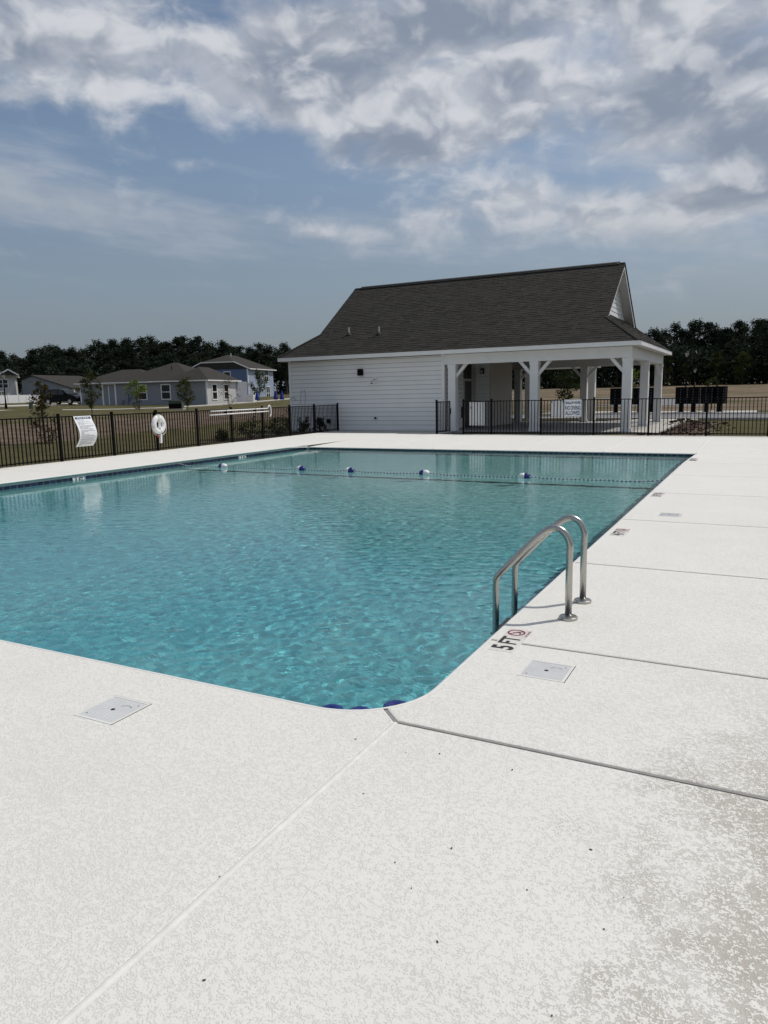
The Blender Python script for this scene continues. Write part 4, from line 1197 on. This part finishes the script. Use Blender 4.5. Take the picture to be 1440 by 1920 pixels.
# single-storey grey house
hA = house('grey_house', (-68.07, 57.59, 1.0), 10.5, 'long single-storey grey house with hip roofs, behind the life ring')
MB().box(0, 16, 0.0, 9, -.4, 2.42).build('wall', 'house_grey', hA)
MB().box(15.98, 16.04, .06, 6.2, -.3, 2.40).build('side_wall', 'house_light', hA)  # paler than the front: sunlight on this side put into the colour
for u in (.06, 15.94): MB().box(u - .09, u + .09, -.04, .1, -.3, 2.4).build('corner_board', 'vinyl_white', hA)
hip_roof(hA, -.45, 9.4, -.45, 7, 2.50, .40)
r2 = hip_roof(hA, 4.2, 14.6, -.38, 9.6, 2.512, .43)
hip_roof(hA, 11.2, 16.45, -.46, 6.9, 2.505, .56)
MB().tube([(10.2, 2.6, 3.6), (10.2, 2.6, 4.25)], .06, 8).build('vent_pipe', 'roof_edge', r2)
for u in (8.05, 11.0): window(hA, u, .62, 1.0, 1.45, 'f', 0.0)
window(hA, .9 + .5, .5, .9, 1.5, 'r', 16.04); window(hA, 3.9, .5, .9, 1.5, 'r', 16.04)
for u in (3.0, 4.65): MB().box(u - .09, u + .09, -.09, .0, -.3, 2.28).build('porch_post', 'vinyl_white', hA)
MB().box(3.09, 4.56, -.02, -.003, -.2, 2.2).build('porch_recess', 'house_grey', hA)
MB().box(3.70, 3.80, -.03, -.02, -.2, 2.2).build('porch_mullion', 'vinyl_white', hA)
MB().box(2.9, 4.75, -.09, .0, 2.28, 2.4).build('porch_header', 'vinyl_white', hA)
ut = MB().box(6.1, 6.35, -.2, 0, .5, 1.25); ut.box(6.2, 6.26, -.15, -.08, -.3, .5); ut.box(6.5, 6.7, -.2, 0, .75, 1.3); ut.box(5.35, 5.6, -.25, 0, .3, .6); ut.box(5.45, 5.5, -.2, -.1, -.3, .3)
ut.build('utility_meters', 'print_grey', hA)
# two-storey blue house
th = math.radians(10.5)
hBo = Vector((-66.80, 86.13)) - Vector((math.cos(th), math.sin(th))) * 9.6
hB = house('blue_house', (hBo.x, hBo.y, 1.2), 10.5, 'two-storey blue house with white-trimmed windows, behind the grey house')
W_, Dp = 9.6, 8.4
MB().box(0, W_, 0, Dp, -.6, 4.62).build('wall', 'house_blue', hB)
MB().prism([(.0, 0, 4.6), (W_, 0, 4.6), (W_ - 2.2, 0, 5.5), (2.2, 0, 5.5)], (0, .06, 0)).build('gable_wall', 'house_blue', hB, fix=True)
MB().box(W_ - .02, W_ + .04, .06, Dp, -.5, 4.6).build('side_wall', 'house_blue_sunlit', hB)  # lit copy of the blue wall, sunlight painted into its colour
MB().box(W_ - .10, W_ + .07, -.06, .1, -.5, 4.6).build('corner_board', 'vinyl_white', hB)
rm = MB(); o_ = .45; ze = 4.55
A = [(-o_, -.12, ze), (W_ + o_, -.12, ze), (W_ - 2.1, -.12, 5.62), (2.1, -.12, 5.62)]
ap, bp_ = (W_ / 2, 3.0, 6.75), (W_ / 2, Dp - 2.5, 6.75)
e1, e2 = (W_ + o_, Dp + o_, ze), (-o_, Dp + o_, ze)
rm.face((A[3], A[2], ap)); rm.face((A[1], e1, bp_, ap, A[2])); rm.face((e2, A[0], A[3], ap, bp_)); rm.face((e1, e2, bp_)); rm.face((A[0], A[1], e1, e2)[::-1]); rm.face((A[0], A[1], A[2], A[3]))
rb = rm.build('roof', 'house_roof', hB)
for p, q in ((A[0], A[3]), (A[3], A[2]), (A[2], A[1]), (A[1], e1)): MB().bar(Vector(p) + Vector((0, -.02, -.06)), Vector(q) + Vector((0, -.02, -.06)), .06, .14).build('fascia', 'vinyl_white', rb)
window(hB, 6.3, 2.5, .95, 1.6, 'f', 0.0)
window(hB, 5.9, 2.75, 1.2, 1.7, 'r', W_ + .04, 4); window(hB, 6.3, .05, 1.2, 1.9, 'r', W_ + .04, 4); window(hB, 1.6, .5, .6, 1.4, 'r', W_ + .04)
MB().tube([(5.2, 3.4, 6.5), (5.2, 3.4, 7.0)], .07, 8).build('vent_pipe', 'vinyl_white', rb)
# grey gabled house at the far left
hC = house('gabled_house', (-94.9, 70.2, 1.5), 6.8, 'plain grey gabled house behind the white vinyl fence')
MB().prism([(0, 0, -.4), (8.5, 0, -.4), (8.5, 0, 2.0), (2.1, 0, 3.75), (0, 0, 3.2)], (0, 9, 0)).build('wall', 'house_grey', hC, fix=True)
rC = MB()
rC.prism([(-.3, -.3, 3.12), (2.1, -.3, 3.76), (2.1, 9.3, 3.76), (-.3, 9.3, 3.12)], (0, 0, .12)); rC.prism([(2.1, -.3, 3.76), (9.2, -.3, 1.82), (9.2, 9.3, 1.82), (2.1, 9.3, 3.76)], (0, 0, .12))
rC.build('roof', 'house_roof', hC, fix=True)
for k in range(3): MB().box(8.9, 9.05, .4 + k * 1.9, .55 + k * 1.9, -.4, 1.95).build('porch_post', 'vinyl_white', hC)
MB().box(8.5, 8.56, .0, 6, -.4, 2.0).build('porch_wall', 'house_light', hC)
# two-storey house at the frame edge
hD = house('edge_house', (-101.9, 61.2, 1.75), 52, 'two-storey grey and blue house with a small hipped porch at the left edge')
MB().box(0, 10.6, 0, 8, -.5, 3.55).build('wall', 'house_light', hD)
MB().box(0, 5.5, -.05, 0, -.4, 3.5).build('blue_panel', 'house_blue', hD)
hip_roof(hD, -.5, 11.0, -.5, 8.5, 3.6, .32)
MB().prism([(8.6, -.9, 3.6), (11.1, -.9, 3.6), (9.85, -.9, 4.35)], (0, 3, 0)).build('dormer', 'house_roof', hD, fix=True)
for p, q in (((8.5, -.95, 3.6), (9.85, -.95, 4.42)), ((9.85, -.95, 4.42), (11.2, -.95, 3.6))): MB().bar(p, q, .08, .16).build('dormer_trim', 'vinyl_white', hD)
window(hD, 9.0, 1.9, 1.2, 1.1, 'f', 0.0, 4); window(hD, 9.3, -.3, 1.1, 1.2, 'f', 0.0, 4); window(hD, 4.6, 1.7, 1.0, 1.4, 'f', -.05)
hip_roof(hD, 5.4, 9.0, -2.4, .2, 1.45, .45, name='porch_roof')
for u in (5.6, 8.8): MB().box(u - .07, u + .07, -2.3, -2.16, -.4, 1.35).build('porch_post', 'vinyl_white', hD)

# white vinyl privacy fence
vf = empty('vinyl_fence', (-88.0, 56.5, 1.35), math.radians(90)); tag(vf, 'white vinyl privacy fence in front of the far left houses', 'fence')
vL = math.hypot(6.4, 9.4)
vpan = MB().box(.06, 1.56, -.02, .02, .0, 1.16).mesh('panel'); vpost = MB().box(-.06, .06, -.06, .06, -.4, 1.24).mesh('post')
nP = 9
for i in range(-4, nP):
    put(vpan, 'panel', 'vinyl_white', vf, (i * 1.6, 0, R.uniform(-.01, .01))); put(vpost, 'post', 'vinyl_white', vf, (i * 1.6, 0, 0))
put(vpost, 'post', 'vinyl_white', vf, (nP * 1.6, 0, 0))

# ------------------------------------------------------------------ black SUV in the drive
def suv():
    t = empty('parked_car', (-71.6, 58.2, 1.2), math.radians(12)); tag(t, 'black SUV parked in the drive left of the grey house', 'car')
    prof = [(-2.35, .35), (-2.42, .75), (-2.36, 1.05), (-2.28, 1.12), (-1.95, 1.62), (-1.5, 1.72), (.0, 1.74), (.45, 1.66), (1.15, 1.14), (2.05, 1.0), (2.36, .82), (2.42, .5), (2.36, .33)]
    prof += [(1.95, .30)] + [(1.47 + .40 * math.cos(math.radians(a)), .33 + .40 * math.sin(math.radians(a))) for a in range(0, 181, 20)] + [(-1.0, .28)] + [(-1.42 + .40 * math.cos(math.radians(a)), .33 + .40 * math.sin(math.radians(a))) for a in range(0, 181, 20)] + [(-1.98, .32)]
    mb = MB()
    def wv(z): return .93 if z < 1.1 else .93 - (z - 1.1) * .30
    n = len(prof)
    L = [(x, -wv(z), z) for x, z in prof]; Rr = [(x, wv(z), z) for x, z in prof]
    mb.face(L); mb.face(Rr[::-1])
    for i in range(n): mb.face((L[i], Rr[i], Rr[(i+1) % n], L[(i+1) % n]))
    mb.build('body', 'car_paint', t, fix=True)
    for s in (-1, 1):
        for poly in ([(-1.9, 1.14), (-1.78, 1.52), (-1.15, 1.62), (-1.1, 1.14)], [(-1.02, 1.14), (-1.06, 1.62), (-.12, 1.65), (-.1, 1.14)], [(-.02, 1.14), (-.04, 1.65), (.38, 1.6), (.98, 1.14)]):
            MB().prism([(x, s * (wv(z) + .004), z) for x, z in poly], (0, s * .006, 0)).build('side_window', 'glass_dark', t, fix=True)
        MB().box(.85, 1.05, s * 1.03 - .09, s * 1.03 + .09, 1.1, 1.28).build('mirror', 'car_paint', t)
        MB().box(2.26, 2.40, s * .68 - .18, s * .68 + .18, .72, .88).build('headlight', 'lamp_glass', t)
        MB().box(-2.42, -2.3, s * .74 - .12, s * .74 + .12, .8, 1.1).build('tail_light', 'red_enamel', t)
        for x in (1.47, -1.42):
            w_ = MB().lathe([(.20, -.12), (.33, -.12), (.36, -.08), (.36, .08), (.33, .12), (.20, .12)], (0, 0, 0), 22).build('wheel', 'rubber', t)
            w_.rotation_euler.x = math.pi / 2; w_.location = (x, s * .82, .36)
            MB().lathe([(.05, .13), (.20, .125), (.21, .10)], (0, 0, 0), 14).build('rim', 'chrome', w_)
            MB().lathe([(.05, -.13), (.20, -.125), (.21, -.10)], (0, 0, 0), 14).build('rim', 'chrome', w_)
    MB().prism([(.5, -.72, 1.655), (1.12, -.84, 1.19), (1.12, .84, 1.19), (.5, .72, 1.655)], (.02, 0, .02)).build('windscreen', 'glass_dark', t, fix=True)
suv()

# ------------------------------------------------------------------ street lamps
def lamp(x, y, h, label):
    t = empty('street_lamp', (x, y, terr(x, y))); tag(t, label, 'street lamp', 'street lamps')
    MB().lathe([(.12, -.3), (.12, .3), (.075, .5), (.055, 1.0), (.045, h - .75), (.07, h - .72), (.05, h - .68)], (0, 0, 0), 12).build('pole', 'black_metal', t)
    MB().lathe([(.10, h - .66), (.20, h - .28), (.205, h - .26)], (0, 0, 0), 6).build('lantern_glass', 'lamp_glass', t)
    fr = MB()
    for k in range(6):
        a = math.pi * k / 3; fr.bar((.10 * math.cos(a), .10 * math.sin(a), h - .68), (.205 * math.cos(a), .205 * math.sin(a), h - .26), .022)
    fr.lathe([(.235, h - .26), (.22, h - .22), (.10, h - .10), (.03, h - .06), (.015, h)], (0, 0, 0), 12)
    fr.build('lantern_frame', 'black_metal', t)
    return t
lamp(-65.2, 46.3, 3.5, 'black lantern street lamp at the far left edge')
lamp(-7.2, 79.7, 4.75, 'tall black lantern street lamp behind the right mailboxes')
lamp(-9.42, 117.6, 2.95, 'small distant street lamp beside the tall one, before the trees')

# ------------------------------------------------------------------ mailbox units
def make_mailbox():
    t = empty('mailbox_unit'); 
    MB().box(-.37, .37, -.24, .24, .52, 1.58).build('cabinet', 'black_metal', t, bevel=.015)
    MB().box(-.39, .39, -.27, .27, 1.581, 1.63).build('cap', 'black_metal', t, bevel=.012)
    MB().box(-.13, .13, -.13, .13, .0, .52).build('pedestal', 'black_metal', t)
    MB().box(-.2, .2, -.2, .2, .0, .03).build('base_plate', 'black_metal', t)
    dm = MB().box(-.172, .172, -.012, .0, -.07, .07).mesh('door'); lk = MB().box(-.012, .012, -.017, -.0125, -.03, .03).mesh('number_tag')
    for i in range(2):
        for j in range(6):
            z = .64 + j * .165 + (.0 if j < 1 else .0)
            d = put(dm, 'door', 'black_metal', t, (-.18 + i * .36, -.241, z))
            put(lk, 'number_tag', 'print_grey', d, (.135, 0, .0))
    return t
mp = None
GR = {'a': 'first bank', 'b': 'second bank'}
spots = [(-9.15, 52.3, .15, 'black mailbox unit farthest left, half seen between pavilion columns'), (-8.35, 52.2, 0, 'black mailbox unit second from left, behind the pavilion corner column'), (-7.55, 52.2, 0, 'black mailbox unit third from left, between two pavilion columns'), (-6.75, 52.35, -.1, 'black mailbox unit behind the outer pavilion column'),
         (-4.95, 52.3, .1, 'black mailbox unit at the left end of the fully visible bank'), (-4.17, 52.2, 0, 'second black mailbox unit from the left in the fully visible bank'), (-3.39, 52.2, 0, 'third black mailbox unit in the fully visible bank'), (-2.62, 52.35, -.35, 'angled black mailbox unit at the right end of the bank')]
for i, (x, y, rz, lab) in enumerate(spots):
    if mp is None: mp = make_mailbox(); o = mp
    else: o = copy_tree(mp)
    o.location = (x, y, terr(x, y) + .075); o.rotation_euler.z = rz; tag(o, lab, 'mailbox', 'black mailbox units beyond the road')

# ------------------------------------------------------------------ plants
def leaf_cloud(mb, rnd, clumps, per, size, spread, flat=.7, tone0=.0):
    for c, cr in clumps:
        ct = rnd.uniform(0, .55) + tone0
        for i in range(per):
            d = Vector((rnd.gauss(0, 1), rnd.gauss(0, 1), rnd.gauss(0, 1) * flat)); d = d.normalized() * cr * (rnd.random() ** .45) * spread
            p = Vector(c) + d; u = Vector((rnd.gauss(0, 1), rnd.gauss(0, 1), rnd.gauss(0, .8))).normalized()
            v = u.cross(Vector((rnd.gauss(0, 1), rnd.gauss(0, 1), rnd.gauss(0, 1)))).normalized(); s = size * rnd.uniform(.6, 1.3)
            t = min(1, max(0, ct + rnd.uniform(0, .45)))
            mb.face((p - u * s * .5, p + v * s * .28, p + u * s * .5, p - v * s * .28), (t, t, t))
def pine_mesh(seed, h=16.0):
    rnd = random.Random(seed); tr = MB(); lean = (rnd.uniform(-.3, .3), rnd.uniform(-.3, .3))
    pts = [(lean[0] * k * k, lean[1] * k * k, h * k - 1.0 * (k == 0)) for k in (0, .3, .6, .95)]
    tr.tube(pts, [.22, .18, .12, .03], 7); clumps = []
    z0 = rnd.uniform(.30, .48)
    n = rnd.randint(26, 34)
    for i in range(n):
        k = z0 + (1 - z0) * (i + rnd.random()) / n; rad = (3.1 * (1 - ((k - z0) / (1 - z0)) ** 3.2) + .35) * rnd.uniform(.5, 1.0) * (0.5 + .5 * min(1, (k - z0) / .2))
        a = rnd.uniform(0, 6.28); r = rad * rnd.uniform(.35, 1.0); p = (lean[0] * k * k + r * math.cos(a), lean[1] * k * k + r * math.sin(a), h * k + r * .1)
        clumps.append((p, rnd.uniform(.75, 1.35))); tr.tube([(lean[0] * k * k, lean[1] * k * k, h * k - .5), p], .035, 4, cap=False)
    lf = MB(); leaf_cloud(lf, rnd, clumps, 84, .46, 1.0, .66)
    return tr.mesh('trunk'), lf.mesh('crown')
def broad_mesh(seed, h=11.0):
    rnd = random.Random(seed); tr = MB(); tr.tube([(0, 0, -1), (.1, .05, h * .3), (.0, .1, h * .75)], [.2, .15, .05], 7); clumps = []
    for i in range(44):
        a = rnd.uniform(0, 6.28); k = rnd.random() ** .7; z = h * (.12 + .84 * k); rad = 3.1 * math.sin(math.pi * (.15 + .80 * k)) ** .7 * rnd.random() ** .4
        p = (rad * math.cos(a), rad * math.sin(a), z); clumps.append((p, rnd.uniform(.7, 1.3)))
        if i % 3 == 0: tr.tube([(0, 0, max(.5, z - 1.6)), p], .04, 4, cap=False)
    lf = MB(); leaf_cloud(lf, rnd, clumps, 58, .42, 1.0, .8)
    return tr.mesh('trunk'), lf.mesh('crown')
PINES = [pine_mesh(s) for s in (11, 12, 13, 14, 15, 16, 17)]
BROADS = [broad_mesh(s) for s in (31, 32, 33, 34)]
def plant_tree(kind, x, y, htop, label, group, leaf, wide=1.0):
    tm, lm = R.choice(PINES if kind == 'pine' else BROADS); base = 16.0 if kind == 'pine' else 11.0
    g0 = terr(x, y); s = (htop - g0) / base
    t = empty('pine_tree' if kind == 'pine' else 'broadleaf_tree', (x, y, g0), R.uniform(0, 6.28)); sw = (s * .45 + .55) * wide * R.uniform(.9, 1.1) if kind == 'pine' else s * wide * R.uniform(.9, 1.15)
    t.scale = (sw, sw, s)
    tag(t, label, 'tree', group)
    m1 = TM.setdefault((tm.name, 'bark'), tm); 
    if not tm.materials: tm.materials.append(MATS['bark'])
    key = (lm.name, leaf)
    if key not in TM:
        c = lm.copy(); c.materials.clear(); c.materials.append(MATS[leaf]); TM[key] = c
    obj('trunk', tm, None, t); obj('crown', TM[key], None, t)
TM = {}
AZL = lambda px: math.radians(-27.57) + math.atan((px - 720) / 1363.567 / math.cos(.159))   # rough bearing of a skyline point
def skyline(pts, d0, d1, step, label, group, kinds, rows=3, gapfill=True, dark=True):
    px0, px1 = pts[0][0], pts[-1][0]
    for r in range(rows):
        px = px0 + r * step * .33
        while px <= px1:
            el = lerp_pts(px, [p[0] for p in pts], [p[1] for p in pts])
            d = d0 + (d1 - d0) * (1 - r / max(1, rows - 1)) + R.uniform(-4, 4); az = AZL(px + R.uniform(-step * .3, step * .3))
            x, y = d * math.sin(az), d * math.cos(az)
            top = CAMH + el / 1363.567 * d * .99 * (1.0 if r < 2 else R.uniform(.60, .92)) * R.uniform(.84, .985)
            k = kinds(px, r)
            wh = [t_ for lim, t_ in WHERE[group] if px <= lim][0]
            sz = 'tall' if r < 2 else 'lower'
            plant_tree(k[0], x, y, top * (k[2] if len(k) > 2 else 1), f"{sz} {'dark pine' if k[0] == 'pine' else 'green broadleaf'} in the {group}, {wh}", group, k[1])
            px += step * R.uniform(.75, 1.25)
WHERE = {'wood behind the houses': [(50, 'over the leftmost house'), (150, 'over the gabled house and parked car'), (250, 'over the grey house garage end'), (345, 'over the grey house ridge'), (420, 'over the blue house gable'), (515, 'over the blue house right half'), (9999, 'beside the white building roof')],
         'wood beyond the dirt field': [(990, 'seen past the pavilion store wall'), (1165, 'seen through the pavilion opening'), (1235, 'beside the pavilion corner roof'), (1320, 'above the fully visible mailboxes'), (9999, 'right of the mailboxes')]}
LEFT = [(-60, 88), (0, 93), (35, 95), (62, 80), (85, 82), (100, 100), (130, 102), (158, 92), (172, 88), (190, 97), (225, 112), (260, 114), (345, 111), (385, 110), (430, 104), (470, 92), (484, 92), (500, 100), (545, 98), (600, 95)]
skyline(LEFT, 138, 160, 20, 'dark pine tree in the wood behind the houses', 'wood behind the houses', lambda px, r: ('broad', 'broad_leaf', .8) if (r == 2 and R.random() < .35 and px < 130) else ('pine', 'pine_leaf'), 4)
RIGHT = [(860, 96), (1000, 100), (1190, 104), (1206, 112), (1218, 118), (1232, 104), (1250, 119), (1275, 118), (1300, 124), (1322, 116), (1345, 112), (1372, 124), (1400, 124), (1440, 122), (1520, 124)]
RIGHT = [(a, b * .955) for a, b in RIGHT]
skyline(RIGHT, 140, 158, 23, 'dark pine tree in the wood beyond the dirt field', 'wood beyond the dirt field', lambda px, r: ('broad', 'broad_leaf', .78) if (r >= 2 and 1225 < px < 1335) else (('broad', 'broad_leaf', .7) if r == 3 and R.random() < .4 else ('pine', 'pine_leaf')), 4)
# shadowed undergrowth at the foot of the woods
ug = MB(); rnd = random.Random(5); cl = []
for px in range(-60, 600, 5): az = AZL(px); d = rnd.uniform(134, 146); x, y = d * math.sin(az), d * math.cos(az); cl.append(((x, y, terr(x, y) + rnd.uniform(.3, 4.5)), rnd.uniform(1.2, 2.2)))
for px in range(880, 1530, 4):
    for k in range(3): az = AZL(px); d = rnd.uniform(138, 150); x, y = d * math.sin(az), d * math.cos(az); cl.append(((x, y, terr(x, y) + rnd.uniform(.3, 6.5)), rnd.uniform(1.3, 2.4)))
leaf_cloud(ug, rnd, cl, 46, .75, 1.0, .8)
tag(ug.build('undergrowth', 'pine_leaf'), 'dark undergrowth along the foot of the woods', 'undergrowth', kind='stuff')

def young_tree(x, y, h, r, leaf, label, z0=.32, n=26, per=34, ls=.11, cone=1.0, name='young_tree', trunk=.03):
    rnd = random.Random(int(abs(x * 31 + y * 17)))
    t = empty(name, (x, y, terr(x, y) - .02)); tag(t, label, 'tree')
    tr = MB(); tr.tube([(0, 0, -.1), (rnd.uniform(-.05, .05), rnd.uniform(-.05, .05), h * .5), (0, 0, h * .95)], [trunk, trunk * .7, trunk * .2], 6); cl = []
    for i in range(n):
        k = (i + rnd.random()) / n; z = h * (z0 + (1 - z0) * k); rad = r * (math.sin(math.pi * (.12 + .80 * k)) ** cone) * rnd.random() ** .5; a = rnd.uniform(0, 6.28)
        p = (rad * math.cos(a), rad * math.sin(a), z); cl.append((p, r * rnd.uniform(.22, .42))); tr.tube([(0, 0, max(h * z0 * .6, z - r * .7)), p], trunk * .22, 4, cap=False)
    tr.build('trunk', 'bark', t)
    lf = MB(); leaf_cloud(lf, rnd, cl, per, ls, 1.0, .9); lf.build('crown', leaf, t)
young_tree(-23.76, 18.32, 2.25, .50, 'dry_leaf', 'browning upright young evergreen behind the left fence', .02, 46, 24, .085, .6)
young_tree(-23.70, 18.30, 2.9 * .80, .26, 'young_leaf', 'green-tipped leader beside the browning evergreen', .55, 16, 26, .09, .8)
young_tree(-32.95, 28.56, 2.75, .58, 'young_leaf', 'young dark green street tree between the notice and the life ring', .36, 34, 34, .11)
young_tree(-56.0, 54.2, 2.55, 1.0, 'lime_leaf', 'bright lime green young tree in front of the grey house window', .42, 26, 30, .17)
young_tree(-39.64, 43.43, 2.5, .85, 'young_leaf', 'rounded young tree in front of the grey house corner', .28, 36, 34, .14)
young_tree(-41.61, 50.84, 2.5, 1.0, 'rust_leaf', 'sparse reddish young tree before the pale house end', .15, 30, 15, .10)
young_tree(-54.45, 72.29, 3.5, 1.05, 'young_leaf', 'upright young tree in front of the blue house', .30, 36, 34, .18)
young_tree(-12.9, 53.6, 3.35, .95, 'shrub_leaf', 'dark young tree seen through the pavilion opening', .28, 40, 34, .16)
young_tree(-3.42, 57.9, 2.25, .6, 'broad_leaf', 'small leafy sapling above the right end of the mailboxes', .45, 12, 16, .16)
young_tree(-10.46, 69.2, 3.0, .6, 'lime_leaf', 'small green sapling between the pavilion columns', .5, 12, 22, .16)
young_tree(-45.9, 44.6, 1.5, .55, 'dry_leaf', 'low dry shrub on the lawn behind the life ring', .1, 14, 20, .12)

def shrub(x, y, r, h, label, leaf='shrub_leaf', ls=.075):
    rnd = random.Random(int(abs(x * 77 + y * 13))); t = empty('shrub', (x, y, -.05)); tag(t, label, 'shrub', 'shrubs behind the left fence')
    cl = []; st = MB()
    for i in range(22):
        a = rnd.uniform(0, 6.28); k = rnd.random(); rad = r * math.sqrt(rnd.random()) * (1 - .4 * k); p = (rad * math.cos(a), rad * math.sin(a), h * (.15 + .8 * k)); cl.append((p, r * .36)); st.tube([(0, 0, 0), p], .008, 4, cap=False)
    lf = MB(); leaf_cloud(lf, rnd, cl, 36, ls, 1.0, .9); lf.build('foliage', leaf, t); st.build('stems', 'bark', t)
shrub(-18.05, 21.6, .32, .40, 'low dark shrub under the left end of the rescue pole')
shrub(-18.1, 23.3, .62, .80, 'large dark shrub under the middle of the rescue pole')
shrub(-18.2, 25.3, .52, .75, 'dark shrub under the hook end of the rescue pole')
shrub(-17.75, 26.6, .32, .72, 'small shrub against the white wall behind the fence, nearer the corner')
shrub(-17.6, 27.7, .30, .70, 'small shrub against the white wall behind the fence, beside the outlet box')
shrub(-20.9, 30.5, .6, 1.1, 'leafy shrub beyond the left corner of the white building', 'young_leaf')

# ------------------------------------------------------------------ small things on the lawn
tb = empty('transformer_box', (-44.2, 47.1, terr(-44.2, 47.1)), math.radians(30)); tag(tb, 'dark green transformer box on the lawn behind the life ring', 'utility box')
MB().box(-.55, .55, -.4, .4, .08, .78).build('cabinet', 'transformer_green', tb, bevel=.03); MB().box(-.52, .52, -.43, -.40, .1, .5).build('door', 'black_metal', tb); MB().box(-.68, .68, -.55, .55, -.1, .08).build('pad', 'concrete', tb)
for i, (x, y, lab) in enumerate(((-45.3, 59.76, 'folded blue parasol in front of the blue house'), (-43.83, 60.86, 'folded blue parasol beside the white building, nearer the house'), (-43.3, 61.2, 'folded blue parasol closest to the white building'))):
    t = empty('folded_parasol', (x, y, terr(x, y))); tag(t, lab, 'parasol', 'folded blue parasols')
    MB().tube([(0, 0, -.1), (0, 0, 1.35)], .025, 8).build('pole', 'chrome', t); MB().lathe([(.22, .45), (.24, .55), (.16, .9), (.05, 1.3), (.01, 1.36)], (0, 0, 0), 10).build('canopy', 'blue_fabric', t)
acu = empty('air_conditioner', (-52.0, 67.5, 1.0), .2); tag(acu, 'grey air conditioning unit beside the pale house end', 'air conditioner')
MB().box(-.45, .45, -.45, .45, -.1, .85).build('casing', 'lid_plastic', acu, bevel=.04); MB().lathe([(.36, .85), (.36, .90), (.05, .91)], (0, 0, 0), 18).build('fan_guard', 'print_grey', acu)
for x, y, lab in ((-60.5, 45.5, 'small dark utility pedestal on the far lawn, left of the SUV'), (-58.9, 45.6, 'thin dark utility marker on the far lawn below the SUV')):
    t = empty('utility_pedestal', (x, y, terr(x, y))); tag(t, lab, 'utility box')
    MB().box(-.16, .16, -.12, .12, -.1, .62).build('housing', 'transformer_green', t, bevel=.02); MB().box(-.18, .18, -.14, .14, .622, .68).build('lid', 'black_metal', t)
# mulch bed and clods beyond the front fence
cl = MB(); rnd = random.Random(9)
for i in range(330):
    x, y = rnd.gauss(-2.9, .75), rnd.uniform(27.2, 38); 
    if x < -4.0 or x > -.9: continue
    r = rnd.uniform(.02, .10) * (1.5 if y > 35 else 1); z = -.06 + .22 * math.exp(-((x + 3.3) / .6) ** 2 - ((y - 36) / 1.5) ** 2)
    ico = [Vector((a, b, c)).normalized() for a in (-1, 1) for b in (-1, 1) for c in (-1, 1)]
    vs = [(x + v.x * r * rnd.uniform(.5, 1.3), y + v.y * r * rnd.uniform(.5, 1.3), z + .03 + v.z * r * .55 * rnd.uniform(.5, 1.3)) for v in ico]
    k = len(cl.v); cl.v += vs
    cl.f += [tuple(k + j for j in f) for f in ((0, 1, 3, 2), (4, 6, 7, 5), (0, 4, 5, 1), (2, 3, 7, 6), (0, 2, 6, 4), (1, 5, 7, 3))]; cl.t += [None] * 6
tag(cl.build('mulch_clods', 'mulch'), 'dark clods of mulch and soil beyond the front fence', 'mulch', kind='stuff')

# leaf bits and grit lying on the near deck
db = MB(); rnd = random.Random(21)
for i in range(20):
    x, y = rnd.uniform(-1.6, .1), rnd.uniform(1.2, 2.8)
    if y > 2.85 and x < -1.4: continue
    r = rnd.choice((.0014, .0018, .0022, .0032)); a = rnd.uniform(0, 6.28); n = rnd.randint(5, 7); el = rnd.uniform(1.1, 2.0)
    ring = [(x + r * el * math.cos(6.28 * k / n) * math.cos(a) - r * math.sin(6.28 * k / n) * math.sin(a) + rnd.uniform(-.2, .2) * r, y + r * el * math.cos(6.28 * k / n) * math.sin(a) + r * math.sin(6.28 * k / n) * math.cos(a), .0012) for k in range(n)]
    db.prism(ring, (0, 0, .0016))
tag(db.build('grit', 'bark', fix=True), 'dark grit and leaf bits scattered on the near deck', 'grit', kind='stuff')
